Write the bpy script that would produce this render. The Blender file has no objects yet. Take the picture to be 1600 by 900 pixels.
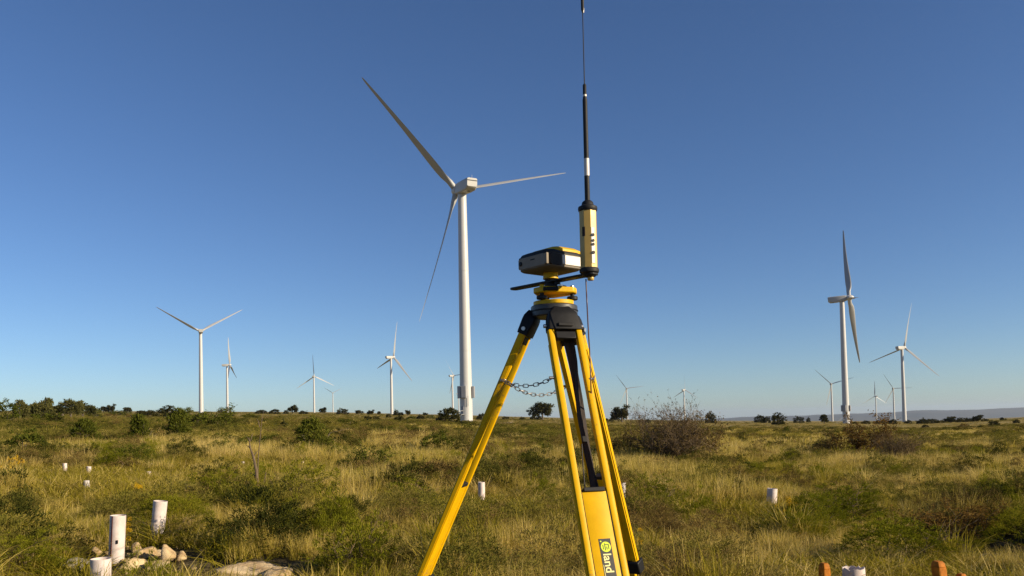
import bpy, math, random
import numpy as np
from mathutils import Matrix, Vector

# ------------------------------------------------------------------ camera, sky, sun, exposure
sc = bpy.context.scene
F_PX, PITCH, ROLL, EYE = 1250.0, math.radians(2.0), 0.022, 1.15
HORIZON = 656.0                                   # true horizon at mid width, in a 1600 x 900 frame
CY = HORIZON - F_PX * math.tan(PITCH)
CAM_M = (Matrix.Rotation(math.pi / 2 + PITCH, 3, 'X') @ Matrix.Rotation(-ROLL, 3, 'Z'))
cd = bpy.data.cameras.new('camera')
cam = bpy.data.objects.new('camera', cd)
sc.collection.objects.link(cam)
cam.matrix_world = Matrix.Translation((0, 0, EYE)) @ CAM_M.to_4x4()
cd.sensor_width = 36.0
cd.lens = F_PX / 1600 * 36.0
cd.shift_y = (CY - 450) / 1600
cd.clip_start, cd.clip_end = 0.05, 120000
sc.camera = cam

SUN_BEARING, SUN_EL = math.radians(111), math.radians(20)
world = bpy.data.worlds.new('World')
sc.world = world
world.use_nodes = True
wn = world.node_tree.nodes
bg = wn['Background']
sky = wn.new('ShaderNodeTexSky')
sky.sky_type = 'NISHITA'
sky.sun_disc = False
sky.sun_elevation = SUN_EL
sky.sun_rotation = SUN_BEARING
sky.altitude = 0
sky.air_density, sky.dust_density, sky.ozone_density = 0.8, 0.3, 4.3
hs_ = wn.new('ShaderNodeHueSaturation')
hs_.inputs['Saturation'].default_value = 1.05            # the camera's own colour rendering of a clear sky
hs_.inputs['Hue'].default_value = 0.505
world.node_tree.links.new(sky.outputs[0], hs_.inputs['Color'])
world.node_tree.links.new(hs_.outputs[0], bg.inputs[0])
bg.inputs[1].default_value = 0.078
sl = bpy.data.lights.new('sun', 'SUN')
sl.energy, sl.angle, sl.color = 5.0, math.radians(0.5), (1.0, 0.84, 0.60)
sun = bpy.data.objects.new('sun', sl)
sc.collection.objects.link(sun)
sdir = Vector((math.sin(SUN_BEARING) * math.cos(SUN_EL), math.cos(SUN_BEARING) * math.cos(SUN_EL), math.sin(SUN_EL)))
sun.rotation_euler = sdir.to_track_quat('Z', 'Y').to_euler()
sun.location = (20, -10, 30)
vs = sc.view_settings
vs.view_transform, vs.look, vs.gamma, vs.use_curve_mapping = 'Standard', 'None', 1.0, False
vs.exposure = 0.60
sc.cycles.max_bounces = 6
sc.cycles.use_denoising = True
sc.cycles.denoising_prefilter = 'NONE'
sc.cycles.transparent_max_bounces = 8
HAZE_DENSITY = 2.3e-5

# ------------------------------------------------------------------ helpers
COL = sc.collection


def link(o, parent=None):
    COL.objects.link(o)
    if parent is not None:
        o.parent = parent
    return o


def tag(o, label=None, cat=None, group=None, kind=None):
    if label: o['label'] = label
    if cat: o['category'] = cat
    if group: o['group'] = group
    if kind: o['kind'] = kind
    return o


def empty(name, loc, label=None, cat=None, group=None):
    o = bpy.data.objects.new(name, None)
    o.location = loc
    o.empty_display_size = 0.1
    return tag(link(o), label, cat, group)


def ray(px, py):
    d = CAM_M @ Vector(((px - 800) / F_PX, -(py - CY) / F_PX, -1.0))
    return d / d.y


def at(px, py, Y):
    return Vector((0, 0, EYE)) + ray(px, py) * Y


def np_mesh(name, V, faces, smooth=False, tint=None):
    """faces: list of int arrays, each (n, k)"""
    me = bpy.data.meshes.new(name)
    V = np.asarray(V, np.float32)
    me.vertices.add(len(V))
    me.vertices.foreach_set('co', V.ravel())
    faces = [np.asarray(f, np.int32) for f in faces if len(f)]
    nl = sum(f.size for f in faces)
    nf = sum(len(f) for f in faces)
    me.loops.add(nl)
    me.polygons.add(nf)
    me.loops.foreach_set('vertex_index', np.concatenate([f.ravel() for f in faces]))
    starts, s = [], 0
    for f in faces:
        starts.append(s + np.arange(len(f)) * f.shape[1])
        s += f.size
    me.polygons.foreach_set('loop_start', np.concatenate(starts).astype(np.int32))
    if smooth:
        me.polygons.foreach_set('use_smooth', np.ones(nf, bool))
    if tint is not None:
        a = me.attributes.new('tint', 'FLOAT_COLOR', 'POINT')
        t = np.ones((len(V), 4), np.float32)
        t[:, :tint.shape[1]] = tint
        a.data.foreach_set('color', t.ravel())
    me.update(calc_edges=True)
    me.validate()
    return me


def frame(axis, up=Vector((0, 0, 1))):
    z = Vector(axis).normalized()
    x = Vector(up).cross(z)
    if x.length < 1e-5:
        x = Vector((1, 0, 0)).cross(z)
        if x.length < 1e-5:
            x = Vector((0, 1, 0)).cross(z)
    x.normalize()
    y = z.cross(x)
    return Matrix((x, y, z)).transposed()


class MB:
    def __init__(self):
        self.v, self.f = [], []

    def add(self, vs_, fs_):
        b = len(self.v)
        self.v += [tuple(v) for v in vs_]
        self.f += [tuple(i + b for i in f) for f in fs_]
        return self

    def box(self, c, s, R=None):
        R = R or Matrix.Identity(3)
        c = Vector(c)
        vs_ = [c + R @ Vector((sx * s[0] / 2, sy * s[1] / 2, sz * s[2] / 2)) for sx in (-1, 1) for sy in (-1, 1) for sz in (-1, 1)]
        return self.add(vs_, [(0, 1, 3, 2), (4, 6, 7, 5), (0, 4, 5, 1), (2, 3, 7, 6), (0, 2, 6, 4), (1, 5, 7, 3)])

    def loft(self, rings, cap=True, closed=False):
        n = len(rings[0])
        vs_ = [p for r in rings for p in r]
        fs_ = []
        m = len(rings)
        for i in range(m - (0 if closed else 1)):
            a, b = i * n, ((i + 1) % m) * n
            for k in range(n):
                fs_.append((a + k, a + (k + 1) % n, b + (k + 1) % n, b + k))
        if cap and not closed:
            fs_.append(tuple(reversed(range(n))))
            fs_.append(tuple(range((m - 1) * n, m * n)))
        return self.add(vs_, fs_)

    def lathe(self, prof, o=(0, 0, 0), axis=(0, 0, 1), n=24, cap=True, up=(0, 1, 0)):
        R = frame(axis, Vector(up))
        o = Vector(o)
        rings = [[o + R @ Vector((r * math.cos(2 * math.pi * k / n), r * math.sin(2 * math.pi * k / n), z)) for k in range(n)] for r, z in prof]
        return self.loft(rings, cap)

    def cyl(self, p0, p1, r0, r1=None, n=16, cap=True):
        p0, p1 = Vector(p0), Vector(p1)
        return self.lathe([(r0, 0), (r0 if r1 is None else r1, (p1 - p0).length)], p0, p1 - p0, n, cap)

    def tube(self, pts, r, n=6, cap=True):
        pts = [Vector(p) for p in pts]
        rings = []
        for i, p in enumerate(pts):
            d = pts[min(i + 1, len(pts) - 1)] - pts[max(i - 1, 0)]
            R = frame(d, Vector((0.13, 0.2, 1)))
            rr = r[i] if isinstance(r, (list, tuple)) else r
            rings.append([p + R @ Vector((rr * math.cos(2 * math.pi * k / n), rr * math.sin(2 * math.pi * k / n), 0)) for k in range(n)])
        return self.loft(rings, cap)

    def prism(self, poly, z0, z1, M=None):
        M = M or Matrix.Identity(4)
        return self.loft([[M @ Vector((x, y, z)) for x, y in poly] for z in (z0, z1)])

    def build(self, name, mat, parent=None, smooth=False, bevel=0, seg=2):
        me = bpy.data.meshes.new(name)
        me.from_pydata(self.v, [], self.f)
        me.update()
        if mat: me.materials.append(mat)
        if smooth: me.polygons.foreach_set('use_smooth', [True] * len(me.polygons))
        o = link(bpy.data.objects.new(name, me), parent)
        if bevel:
            b = o.modifiers.new('bevel', 'BEVEL')
            b.width, b.segments, b.limit_method, b.angle_limit = bevel, seg, 'ANGLE', math.radians(40)
        if smooth or bevel:
            try:
                me.set_sharp_from_angle(angle=math.radians(38))
                me.polygons.foreach_set('use_smooth', [True] * len(me.polygons))
            except Exception:
                pass
        return o


def rrect(w, h, r, n=5):
    pts = []
    for cx, cy, a0 in ((w / 2 - r, h / 2 - r, 0), (-w / 2 + r, h / 2 - r, 90), (-w / 2 + r, -h / 2 + r, 180), (w / 2 - r, -h / 2 + r, 270)):
        for k in range(n + 1):
            a = math.radians(a0 + 90 * k / n)
            pts.append((cx + r * math.cos(a), cy + r * math.sin(a)))
    return pts


# value noise (numpy)
def _h(ix, iy, seed):
    n = (ix.astype(np.int64) * 374761393 + iy.astype(np.int64) * 668265263 + seed * 974711) & 0x7fffffff
    n = ((n ^ (n >> 13)) * 1274126177) & 0x7fffffff
    return ((n ^ (n >> 16)) & 0xffff) / 65535.0


def vnoise(x, y, seed=0):
    x, y = np.asarray(x, float), np.asarray(y, float)
    ix, iy = np.floor(x), np.floor(y)
    fx, fy = x - ix, y - iy
    fx, fy = fx * fx * (3 - 2 * fx), fy * fy * (3 - 2 * fy)
    a, b = _h(ix, iy, seed), _h(ix + 1, iy, seed)
    c, d = _h(ix, iy + 1, seed), _h(ix + 1, iy + 1, seed)
    return (a * (1 - fx) + b * fx) * (1 - fy) + (c * (1 - fx) + d * fx) * fy


def sstep(a, b, x):
    t = np.clip((x - a) / (b - a), 0, 1)
    return t * t * (3 - 2 * t)


LX = np.array([-900, -400, 0, 300, 500, 700, 800, 1000, 1100, 1300, 1450, 1540, 1600, 2000, 2600.])
LY = np.array([640, 640, 640.5, 642, 643, 647, 650, 655, 656.5, 657, 656.5, 653, 650.5, 640, 640.])


def ground_z(X, Y):
    """height of the plateau: near ground at 0, tilted gently down to the right"""
    X, Y = np.asarray(X, float), np.asarray(Y, float)
    D = np.hypot(X, Y)
    Ye = np.maximum(Y, 0.55 * np.abs(X))
    t = X / np.maximum(Ye, 0.5)
    xp = 800 + F_PX * np.clip(t, -1.3, 1.3)
    s = ((HORIZON - ROLL * (xp - 800)) - np.interp(xp, LX, LY)) / F_PX
    s = s * np.where(Y > 0, 1, 0.3)
    h = 1.15 + 0.85 * sstep(20, 200, D)
    z = EYE - h + np.minimum(Ye, 3200) * s
    z = z + 0.16 * (vnoise(X / 2.3, Y / 2.3, 3) - .5) * sstep(3, 7, D) * (1 - sstep(60, 140, D))
    z = z + 0.5 * (vnoise(X / 17, Y / 17, 5) - .5) * sstep(12, 50, D) * (1 - 0.3 * sstep(200, 500, D))
    z = z + 1.0 * (vnoise(X / 60, Y / 60, 8) - .5) * sstep(120, 400, D)
    # hollow at the lower right, with an unseen bank added on its sunny side to shade it
    z = z - 0.60 * np.exp(-(((X - 4.4) / 0.95) ** 2 + ((Y - 7.1) / 0.75) ** 2))
    z = z + 0.22 * np.exp(-(((X - 6.0) / 0.8) ** 2 + ((Y - 6.9) / 1.2) ** 2))
    # the plateau's rim
    far = np.maximum(D - 2900, 0)
    z = z - 170 * (1 - np.exp(-(far / 2500) ** 2))
    return z


def gz(x, y):
    return float(ground_z(x, y))


def hit(px, py, fallback=700.0):
    d = ray(px, py)
    y, prev = 3.0, 2.0
    while y < 2500:
        p = Vector((0, 0, EYE)) + d * y
        if p.z <= gz(p.x, p.y):
            a, b = prev, y
            for _ in range(20):
                m = (a + b) / 2
                p = Vector((0, 0, EYE)) + d * m
                if p.z <= gz(p.x, p.y): b = m
                else: a = m
            return Vector((p.x, p.y, gz(p.x, p.y)))
        prev = y
        y *= 1.03
    p = Vector((0, 0, EYE)) + d * fallback
    return Vector((p.x, p.y, gz(p.x, p.y)))


# ------------------------------------------------------------------ materials
class N:
    def __init__(self, name):
        self.m = bpy.data.materials.new(name)
        self.m.use_nodes = True
        self.t = self.m.node_tree
        self.b = self.t.nodes['Principled BSDF']
        self.out = self.t.nodes['Material Output']

    def n(self, typ, **kw):
        nd = self.t.nodes.new('ShaderNode' + typ)
        for k, v in kw.items(): setattr(nd, k, v)
        return nd

    def l(self, a, b):
        self.t.links.new(a, b)

    def noise(self, scale, detail=4, vec=None, rough=.55):
        nd = self.n('TexNoise')
        nd.inputs['Scale'].default_value, nd.inputs['Detail'].default_value, nd.inputs['Roughness'].default_value = scale, detail, rough
        if vec: self.l(vec, nd.inputs['Vector'])
        return nd.outputs['Fac']

    def ramp(self, fac, stops):
        r = self.n('ValToRGB')
        e = r.color_ramp.elements
        while len(e) < len(stops): e.new(0.5)
        for el, (p, c) in zip(e, stops):
            el.position, el.color = p, (*c, 1)
        self.l(fac, r.inputs[0])
        return r.outputs[0]

    def math(self, op, a, b=None, c=None):
        nd = self.n('Math', operation=op)
        for i, v in enumerate((a, b, c)):
            if v is None: continue
            if isinstance(v, (int, float)): nd.inputs[i].default_value = v
            else: self.l(v, nd.inputs[i])
        return nd.outputs[0]

    def bump(self, fac, strength, dist, to=None):
        b = self.n('Bump')
        b.inputs['Strength'].default_value, b.inputs['Distance'].default_value = strength, dist
        self.l(fac, b.inputs['Height'])
        self.l(b.outputs[0], (to or self.b).inputs['Normal'])


def paint(name, col, rough=.45, metal=0.0, var=.15, scale=30, bump=0.0, spec=.5, col2=None, lo=.35, hi=.7):
    g = N(name)
    tc = g.n('TexCoord').outputs['Object']
    f = g.noise(scale, 5, tc)
    c2 = col2 or tuple(c * (1 - var) for c in col)
    g.l(g.ramp(f, [(lo, c2), (hi, col)]), g.b.inputs['Base Color'])
    rr = g.n('MapRange')
    rr.inputs['To Min'].default_value, rr.inputs['To Max'].default_value = rough - .08, rough + .12
    g.l(g.noise(scale * 2.3, 3, tc), rr.inputs[0])
    g.l(rr.outputs[0], g.b.inputs['Roughness'])
    g.b.inputs['Metallic'].default_value = metal
    g.b.inputs['Specular IOR Level'].default_value = spec
    if bump: g.bump(f, bump, .002)
    return g.m


def veg(name, stops, transl=.35, pos=.25, wt=(.5, .5, .3, .0), off=-.15):
    """foliage: colour from the leaf's own tint, a slow drift over the field, a value per plant and the height along the blade"""
    g = N(name)
    g.t.nodes.remove(g.b)
    a = g.n('Attribute', attribute_name='tint')
    sp = g.n('SeparateColor')
    g.l(a.outputs['Color'], sp.inputs[0])
    p = g.n('NewGeometry').outputs['Position']
    nz = g.noise(pos, 3, p)
    rnd = g.n('ObjectInfo').outputs['Random']
    f = g.math('MULTIPLY_ADD', sp.outputs[0], wt[0], off)
    f = g.math('MULTIPLY_ADD', g.math('MULTIPLY_ADD', nz, 2.0, -.5), wt[1], f)
    f = g.math('MULTIPLY_ADD', rnd, wt[2], f)
    f = g.math('MULTIPLY_ADD', sp.outputs[1], wt[3], f)
    c = g.ramp(f, stops)
    d, t, mx = g.n('BsdfDiffuse'), g.n('BsdfTranslucent'), g.n('MixShader')
    g.l(c, d.inputs[0]); g.l(c, t.inputs[0])
    mx.inputs[0].default_value = transl
    g.l(d.outputs[0], mx.inputs[1]); g.l(t.outputs[0], mx.inputs[2])
    g.l(mx.outputs[0], g.out.inputs[0])
    return g.m


def ground_mat():
    g = N('plateau_ground')
    p = g.n('NewGeometry').outputs['Position']
    sep = g.n('SeparateXYZ'); g.l(p, sep.inputs[0])
    d = g.math('SQRT', g.math('ADD', g.math('POWER', sep.outputs[0], 2), g.math('POWER', sep.outputs[1], 2)))
    f1 = g.noise(.9, 8, p, .65)
    f2 = g.noise(.055, 7, p, .62)
    f3 = g.noise(7, 5, p)
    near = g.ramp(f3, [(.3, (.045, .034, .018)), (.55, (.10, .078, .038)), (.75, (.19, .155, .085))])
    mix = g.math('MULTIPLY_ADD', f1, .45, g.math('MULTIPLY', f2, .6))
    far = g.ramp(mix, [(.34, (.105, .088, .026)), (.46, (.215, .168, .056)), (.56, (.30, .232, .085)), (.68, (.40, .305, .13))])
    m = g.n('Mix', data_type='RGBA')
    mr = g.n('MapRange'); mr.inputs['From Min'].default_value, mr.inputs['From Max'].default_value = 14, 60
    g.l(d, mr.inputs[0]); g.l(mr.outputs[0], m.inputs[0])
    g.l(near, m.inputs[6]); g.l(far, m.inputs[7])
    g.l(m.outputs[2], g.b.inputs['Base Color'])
    g.b.inputs['Roughness'].default_value = .95
    g.b.inputs['Specular IOR Level'].default_value = .1
    g.bump(g.math('ADD', f1, f3), 1.0, .12)
    return g.m


def rock_mat(name, a, b, c):
    g = N(name)
    tc = g.n('TexCoord').outputs['Object']
    f = g.noise(6, 8, tc, .65)
    g.l(g.ramp(f, [(.3, a), (.5, b), (.72, c)]), g.b.inputs['Base Color'])
    g.b.inputs['Roughness'].default_value = .9
    g.bump(g.noise(22, 6, tc, .7), .7, .02)
    return g.m


def worn_enamel():
    m_ = paint('yellow_enamel', (.68, .385, .001), .42, 0, .16, 18, spec=.16)
    nt = m_.node_tree
    b_ = nt.nodes['Principled BSDF']
    src = b_.inputs['Base Color'].links[0].from_socket
    tc = nt.nodes.new('ShaderNodeTexCoord')
    n1 = nt.nodes.new('ShaderNodeTexNoise'); n1.inputs['Scale'].default_value = 95; n1.inputs['Detail'].default_value = 6; n1.inputs['Roughness'].default_value = .7
    n2 = nt.nodes.new('ShaderNodeTexNoise'); n2.inputs['Scale'].default_value = 6; n2.inputs['Detail'].default_value = 3
    nt.links.new(tc.outputs['Object'], n1.inputs['Vector']); nt.links.new(tc.outputs['Object'], n2.inputs['Vector'])
    mu = nt.nodes.new('ShaderNodeMath'); mu.operation = 'MULTIPLY'
    nt.links.new(n1.outputs['Fac'], mu.inputs[0]); nt.links.new(n2.outputs['Fac'], mu.inputs[1])
    rp = nt.nodes.new('ShaderNodeMapRange'); rp.inputs['From Min'].default_value = .335; rp.inputs['From Max'].default_value = .40; rp.inputs['To Max'].default_value = .75
    nt.links.new(mu.outputs[0], rp.inputs[0])
    mx = nt.nodes.new('ShaderNodeMix'); mx.data_type = 'RGBA'
    nt.links.new(rp.outputs[0], mx.inputs[0]); nt.links.new(src, mx.inputs[6])
    mx.inputs[7].default_value = (.22, .13, .045, 1)
    nt.links.new(mx.outputs[2], b_.inputs['Base Color'])
    return m_


M_YEL = worn_enamel()
M_YEL2 = paint('yellow_cast', (.66, .39, .003), .45, 0, .15, 60, spec=.25)
M_BLACK = paint('black_cast', (.011, .011, .012), .5, 0, .3, 60, .15, spec=.22)
M_RUBBER = paint('black_rubber', (.014, .013, .013), .6, 0, .3, 90, spec=.3)
M_GREY = paint('grey_alloy', (.055, .054, .052), .40, .2, .25, 60)
M_STEEL = paint('bright_steel', (.62, .6, .57), .3, .9, .15, 60)
M_CHAIN = paint('dull_chain_steel', (.30, .28, .27), .42, .85, .3, 120)
M_SILVER = paint('silver_panel', (.54, .50, .45), .40, .1, .08, 40)
M_BEIGE = paint('beige_panel', (.26, .215, .16), .6, 0, .15, 50, spec=.2)
M_BODY = paint('tan_grey_case', (.17, .142, .105), .55, 0, .15, 50, spec=.25)
M_TUBEY = paint('yellow_anodised', (.50, .33, .085), .36, .1, .12, 25, spec=.35)
M_BROWN = paint('worn_strap', (.030, .018, .012), .8, 0, .4, 140, .3)
M_CABLE = paint('dark_red_cable', (.075, .022, .020), .5, 0, .2, 60)
M_STICK = paint('sticker_black', (.022, .020, .018), .4, 0, .1, 40)
M_LIME = paint('sticker_lime', (.62, .74, .015), .4, 0, .05, 40)
M_CREAM = paint('sticker_cream', (.80, .72, .30), .4, 0, .05, 40)
M_WHITE = paint('turbine_white', (.48, .475, .465), .42, 0, .05, .25)
M_BLADE = paint('blade_shaded', (.34, .34, .335), .45, 0, .06, .25)  # blade white darkened: the shade of the undersides is put into the colour
M_NAC = paint('nacelle_shaded', (.40, .395, .38), .45, 0, .08, .5)  # tower white darkened, so the nacelle's shaded side is in the paint
M_TGREY = paint('turbine_grey', (.30, .30, .31), .5, 0, .1, .8)  # plain grey of door, steps, cabinets and yaw ring
M_DARK = paint('turbine_dark', (.06, .06, .065), .5, 0, .2, .8)
M_PVC = paint('white_plastic', (.66, .58, .545), .5, 0, .18, 14, .1, col2=(.52, .43, .385))
M_PVCG = paint('greyed_plastic', (.60, .55, .54), .55, 0, .2, 14, .1, col2=(.46, .42, .42))
M_SEAM = paint('red_brown_stripe', (.14, .035, .03), .6, 0, .3, 40)
M_ORANGE = paint('orange_stake_paint', (.50, .165, .010), .7, 0, .5, 26, .5, spec=.2)
M_WOOD = paint('raw_wood', (.34, .22, .11), .8, 0, .4, 24, .4)
M_BARK = paint('grey_bark', (.13, .10, .075), .9, 0, .45, 9, .5)
M_TWIG = paint('brown_twig', (.190, .130, .072), .9, 0, .4, 7)
M_PALEBARK = paint('dead_bark', (.15, .105, .062), .9, 0, .4, 14, .4)
M_ROCK = rock_mat('limestone', (.26, .15, .065), (.48, .345, .18), (.66, .53, .33))
M_ROCKG = rock_mat('lichen_limestone', (.11, .095, .065), (.27, .235, .165), (.42, .36, .25))
M_EARTH = rock_mat('bare_earth', (.07, .045, .028), (.15, .10, .065), (.24, .17, .11))
M_TRACK = rock_mat('pale_track', (.30, .20, .13), (.42, .31, .21), (.52, .42, .30))
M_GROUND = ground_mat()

V_STRAW = veg('straw_grass', [(.0, (.145, .128, .014)), (.3, (.335, .265, .036)), (.58, (.50, .38, .092)), (.9, (.68, .52, .20))], .4, .16, (.55, .5, .3, .18), -.22)
V_DRY = veg('dry_meadow_grass', [(.0, (.17, .135, .032)), (.5, (.33, .255, .080)), (1., (.50, .385, .15))], .4, .02, (.5, .5, .3, .1), -.2)
V_DWARF = veg('dwarf_shrub_leaf', [(.0, (.016, .020, .006)), (.4, (.046, .050, .010)), (.7, (.090, .084, .016)), (1., (.130, .090, .034))], .2, .3, (.5, .4, .5, 0), -.2)
V_GREEN = veg('green_grass', [(.0, (.100, .100, .006)), (.4, (.205, .180, .012)), (.7, (.31, .25, .026)), (1., (.44, .34, .07))], .4, .22, (.5, .4, .35, .15), -.15)
V_HEATH = veg('heath_leaf', [(.0, (.055, .056, .012)), (.35, (.130, .122, .020)), (.65, (.205, .175, .034)), (1., (.25, .175, .065))], .25, .2, (.45, .5, .5, 0), -.2)
V_BROWN = veg('brown_scrub_leaf', [(.0, (.060, .042, .014)), (.5, (.155, .105, .034)), (1., (.245, .170, .060))], .2, .2, (.5, .4, .4, 0), -.15)
V_CUSH = veg('cushion_leaf', [(.0, (.062, .076, .006)), (.5, (.145, .150, .010)), (1., (.24, .215, .020))], .3, .3, (.6, .3, .3, .15), -.15)
V_JUN = veg('juniper_leaf', [(.0, (.034, .048, .009)), (.5, (.088, .100, .014)), (1., (.150, .150, .024))], .25, .3, (.6, .3, .3, 0), -.1)
V_OAK = veg('holm_oak_leaf', [(.0, (.026, .028, .010)), (.5, (.058, .056, .018)), (1., (.100, .090, .028))], .2, .3, (.6, .3, .3, 0), -.1)
V_PINE = veg('grey_green_leaf', [(.0, (.040, .044, .014)), (.5, (.090, .090, .028)), (1., (.150, .132, .044))], .2, .1, (.6, .3, .4, 0), -.12)
V_RUST = veg('rusty_leaf', [(.0, (.085, .042, .012)), (.5, (.170, .098, .025)), (1., (.25, .165, .05))], .3, .3, (.6, .3, .3, 0), -.1)
V_FLOWER = veg('yellow_bloom', [(.0, (.48, .26, .01)), (1., (.72, .46, .02))], .3, .3, (.6, .3, .3, 0), -.1)

# ------------------------------------------------------------------ ground, mountains, haze
def build_ground():
    ang = np.concatenate([np.linspace(-180, -46, 46, endpoint=False), np.linspace(-46, 46, 300, endpoint=False), np.linspace(46, 180, 46, endpoint=False)])
    a = np.radians(ang)
    r = np.concatenate([[0.4], np.geomspace(0.8, 33000, 430)])
    X = r[:, None] * np.sin(a)[None]
    Y = r[:, None] * np.cos(a)[None]
    Z = ground_z(X, Y)
    V = np.stack([X, Y, Z], -1).reshape(-1, 3)
    V = np.vstack([V, [[0, 0, gz(0, 0.01)]]])
    n, m = len(a), len(r)
    i, k = np.meshgrid(np.arange(m - 1), np.arange(n), indexing='ij')
    k2 = (k + 1) % n
    q = np.stack([i * n + k, i * n + k2, (i + 1) * n + k2, (i + 1) * n + k], -1).reshape(-1, 4)[:, ::-1]
    c = np.stack([np.full(n, m * n), (np.arange(n) + 1) % n, np.arange(n)], -1)[:, ::-1]
    me = np_mesh('ground', V, [q, c], True)
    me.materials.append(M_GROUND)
    return tag(link(bpy.data.objects.new('ground', me)), 'dry olive grassland plateau of soil and short turf', 'ground', kind='structure')


build_ground()


def build_mountains():
    g = N('far_mountain')
    f = g.noise(.0006, 6, g.n('NewGeometry').outputs['Position'])
    g.l(g.ramp(f, [(.35, (.030, .036, .032)), (.65, (.085, .080, .060))]), g.b.inputs['Base Color'])
    g.b.inputs['Roughness'].default_value = 1
    prof_x = np.array([1060, 1130, 1200, 1300, 1380, 1450, 1500, 1560, 1600, 1700, 1900, 2200])
    prof_y = np.array([657, 654, 650.5, 648, 644.5, 640.5, 639.5, 637.5, 636, 634, 630, 640])
    rows, nx = [], 180
    xs = np.linspace(1060, 2200, nx)
    top = np.interp(xs, prof_x, prof_y) + 2.6 * (vnoise(xs / 62, xs * 0, 6) - .5) * np.clip((xs - 1060) / 120, 0, 1)
    for j, (dep, hgt) in enumerate([(12500, 0.0), (13400, .35), (14300, .72), (15200, 1.0), (16500, .7), (18500, 0.0)]):
        row = []
        for i, x in enumerate(xs):
            p = at(x, top[i], 15200)
            base = -190.0
            n_ = float(vnoise(x / 46, j * 1.7, 4)) - .5
            n2 = float(vnoise(x / 17, j * 2.1, 9)) - .5
            b = at(x, 640, dep)
            z = base + (p.z - base) * hgt + (n_ * 50 * (1 - abs(hgt - .5)) if 0 < hgt < 1 else n_ * 8 * hgt) + n2 * 16 * hgt
            row.append((b.x, b.y, z))
        rows.append(row)
    V = np.array(rows).reshape(-1, 3)
    i, k = np.meshgrid(np.arange(5), np.arange(nx - 1), indexing='ij')
    q = np.stack([i * nx + k, i * nx + k + 1, (i + 1) * nx + k + 1, (i + 1) * nx + k], -1).reshape(-1, 4)
    me = np_mesh('mountains', V, [q], True)
    me.materials.append(g.m)
    tag(link(bpy.data.objects.new('mountains', me)), 'long blue mountain ridge fading into haze beyond the plateau', 'mountains', kind='structure')


build_mountains()


def build_haze():
    m = bpy.data.materials.new('haze_air')
    m.use_nodes = True
    nt = m.node_tree
    for n_ in list(nt.nodes):
        if n_.type == 'BSDF_PRINCIPLED': nt.nodes.remove(n_)
    v = nt.nodes.new('ShaderNodeVolumePrincipled')
    v.inputs['Color'].default_value = (.66, .79, 1.0, 1)
    v.inputs['Density'].default_value = HAZE_DENSITY
    v.inputs['Anisotropy'].default_value = .2
    nt.links.new(v.outputs[0], nt.nodes['Material Output'].inputs['Volume'])
    o = MB().box((0, 0, -62.5), (70000, 70000, 525)).build('haze', m)
    tag(o, 'thin pale haze over the whole plateau', 'haze', kind='stuff')


build_haze()

# sheets laid on the ground: pale track beside the near turbine, earth bank at the right
def strip(name, path, widths, mat, label, cat, raise_=.02, hump=0.0, sub=10):
    pts = []
    for i in range(len(path) - 1):
        for k in range(sub):
            t = k / sub
            pts.append((path[i].lerp(path[i + 1], t), widths[i] * (1 - t) + widths[i + 1] * t))
    pts.append((path[-1], widths[-1]))
    V, n = [], 7
    rnd = random.Random(5)
    for i, (p, w) in enumerate(pts):
        d = (pts[min(i + 1, len(pts) - 1)][0] - pts[max(i - 1, 0)][0]).xy.normalized()
        s = Vector((-d.y, d.x))
        w *= rnd.uniform(.8, 1.2)
        for k in range(n):
            u = k / (n - 1) * 2 - 1
            x, y = p.x + s.x * u * w / 2, p.y + s.y * u * w / 2
            V.append((x, y, gz(x, y) + raise_ * (1 - .9 * abs(u)) + hump * max(0, 1 - u * u) * rnd.uniform(.7, 1.2)))
    q = [(i * n + k, i * n + k + 1, (i + 1) * n + k + 1, (i + 1) * n + k) for i in range(len(pts) - 1) for k in range(n - 1)]
    me = np_mesh(name, np.array(V), [np.array(q)], True)
    me.materials.append(mat)
    return tag(link(bpy.data.objects.new(name, me)), label, cat, kind='structure')


strip('dirt_track', [hit(815, 659.5), hit(790, 663), hit(770, 668), hit(735, 667)], [6, 5, 4.5, 4], M_TRACK, 'pale dirt track leading to the nearest turbine', 'track', .06)
strip('earth_bank', [hit(1446, 693), hit(1500, 699), hit(1560, 707), hit(1625, 716)], [.55, .5, .45, .4], M_EARTH, 'low dark earth bank running across the right-hand meadow', 'bank', .03, .07)

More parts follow.
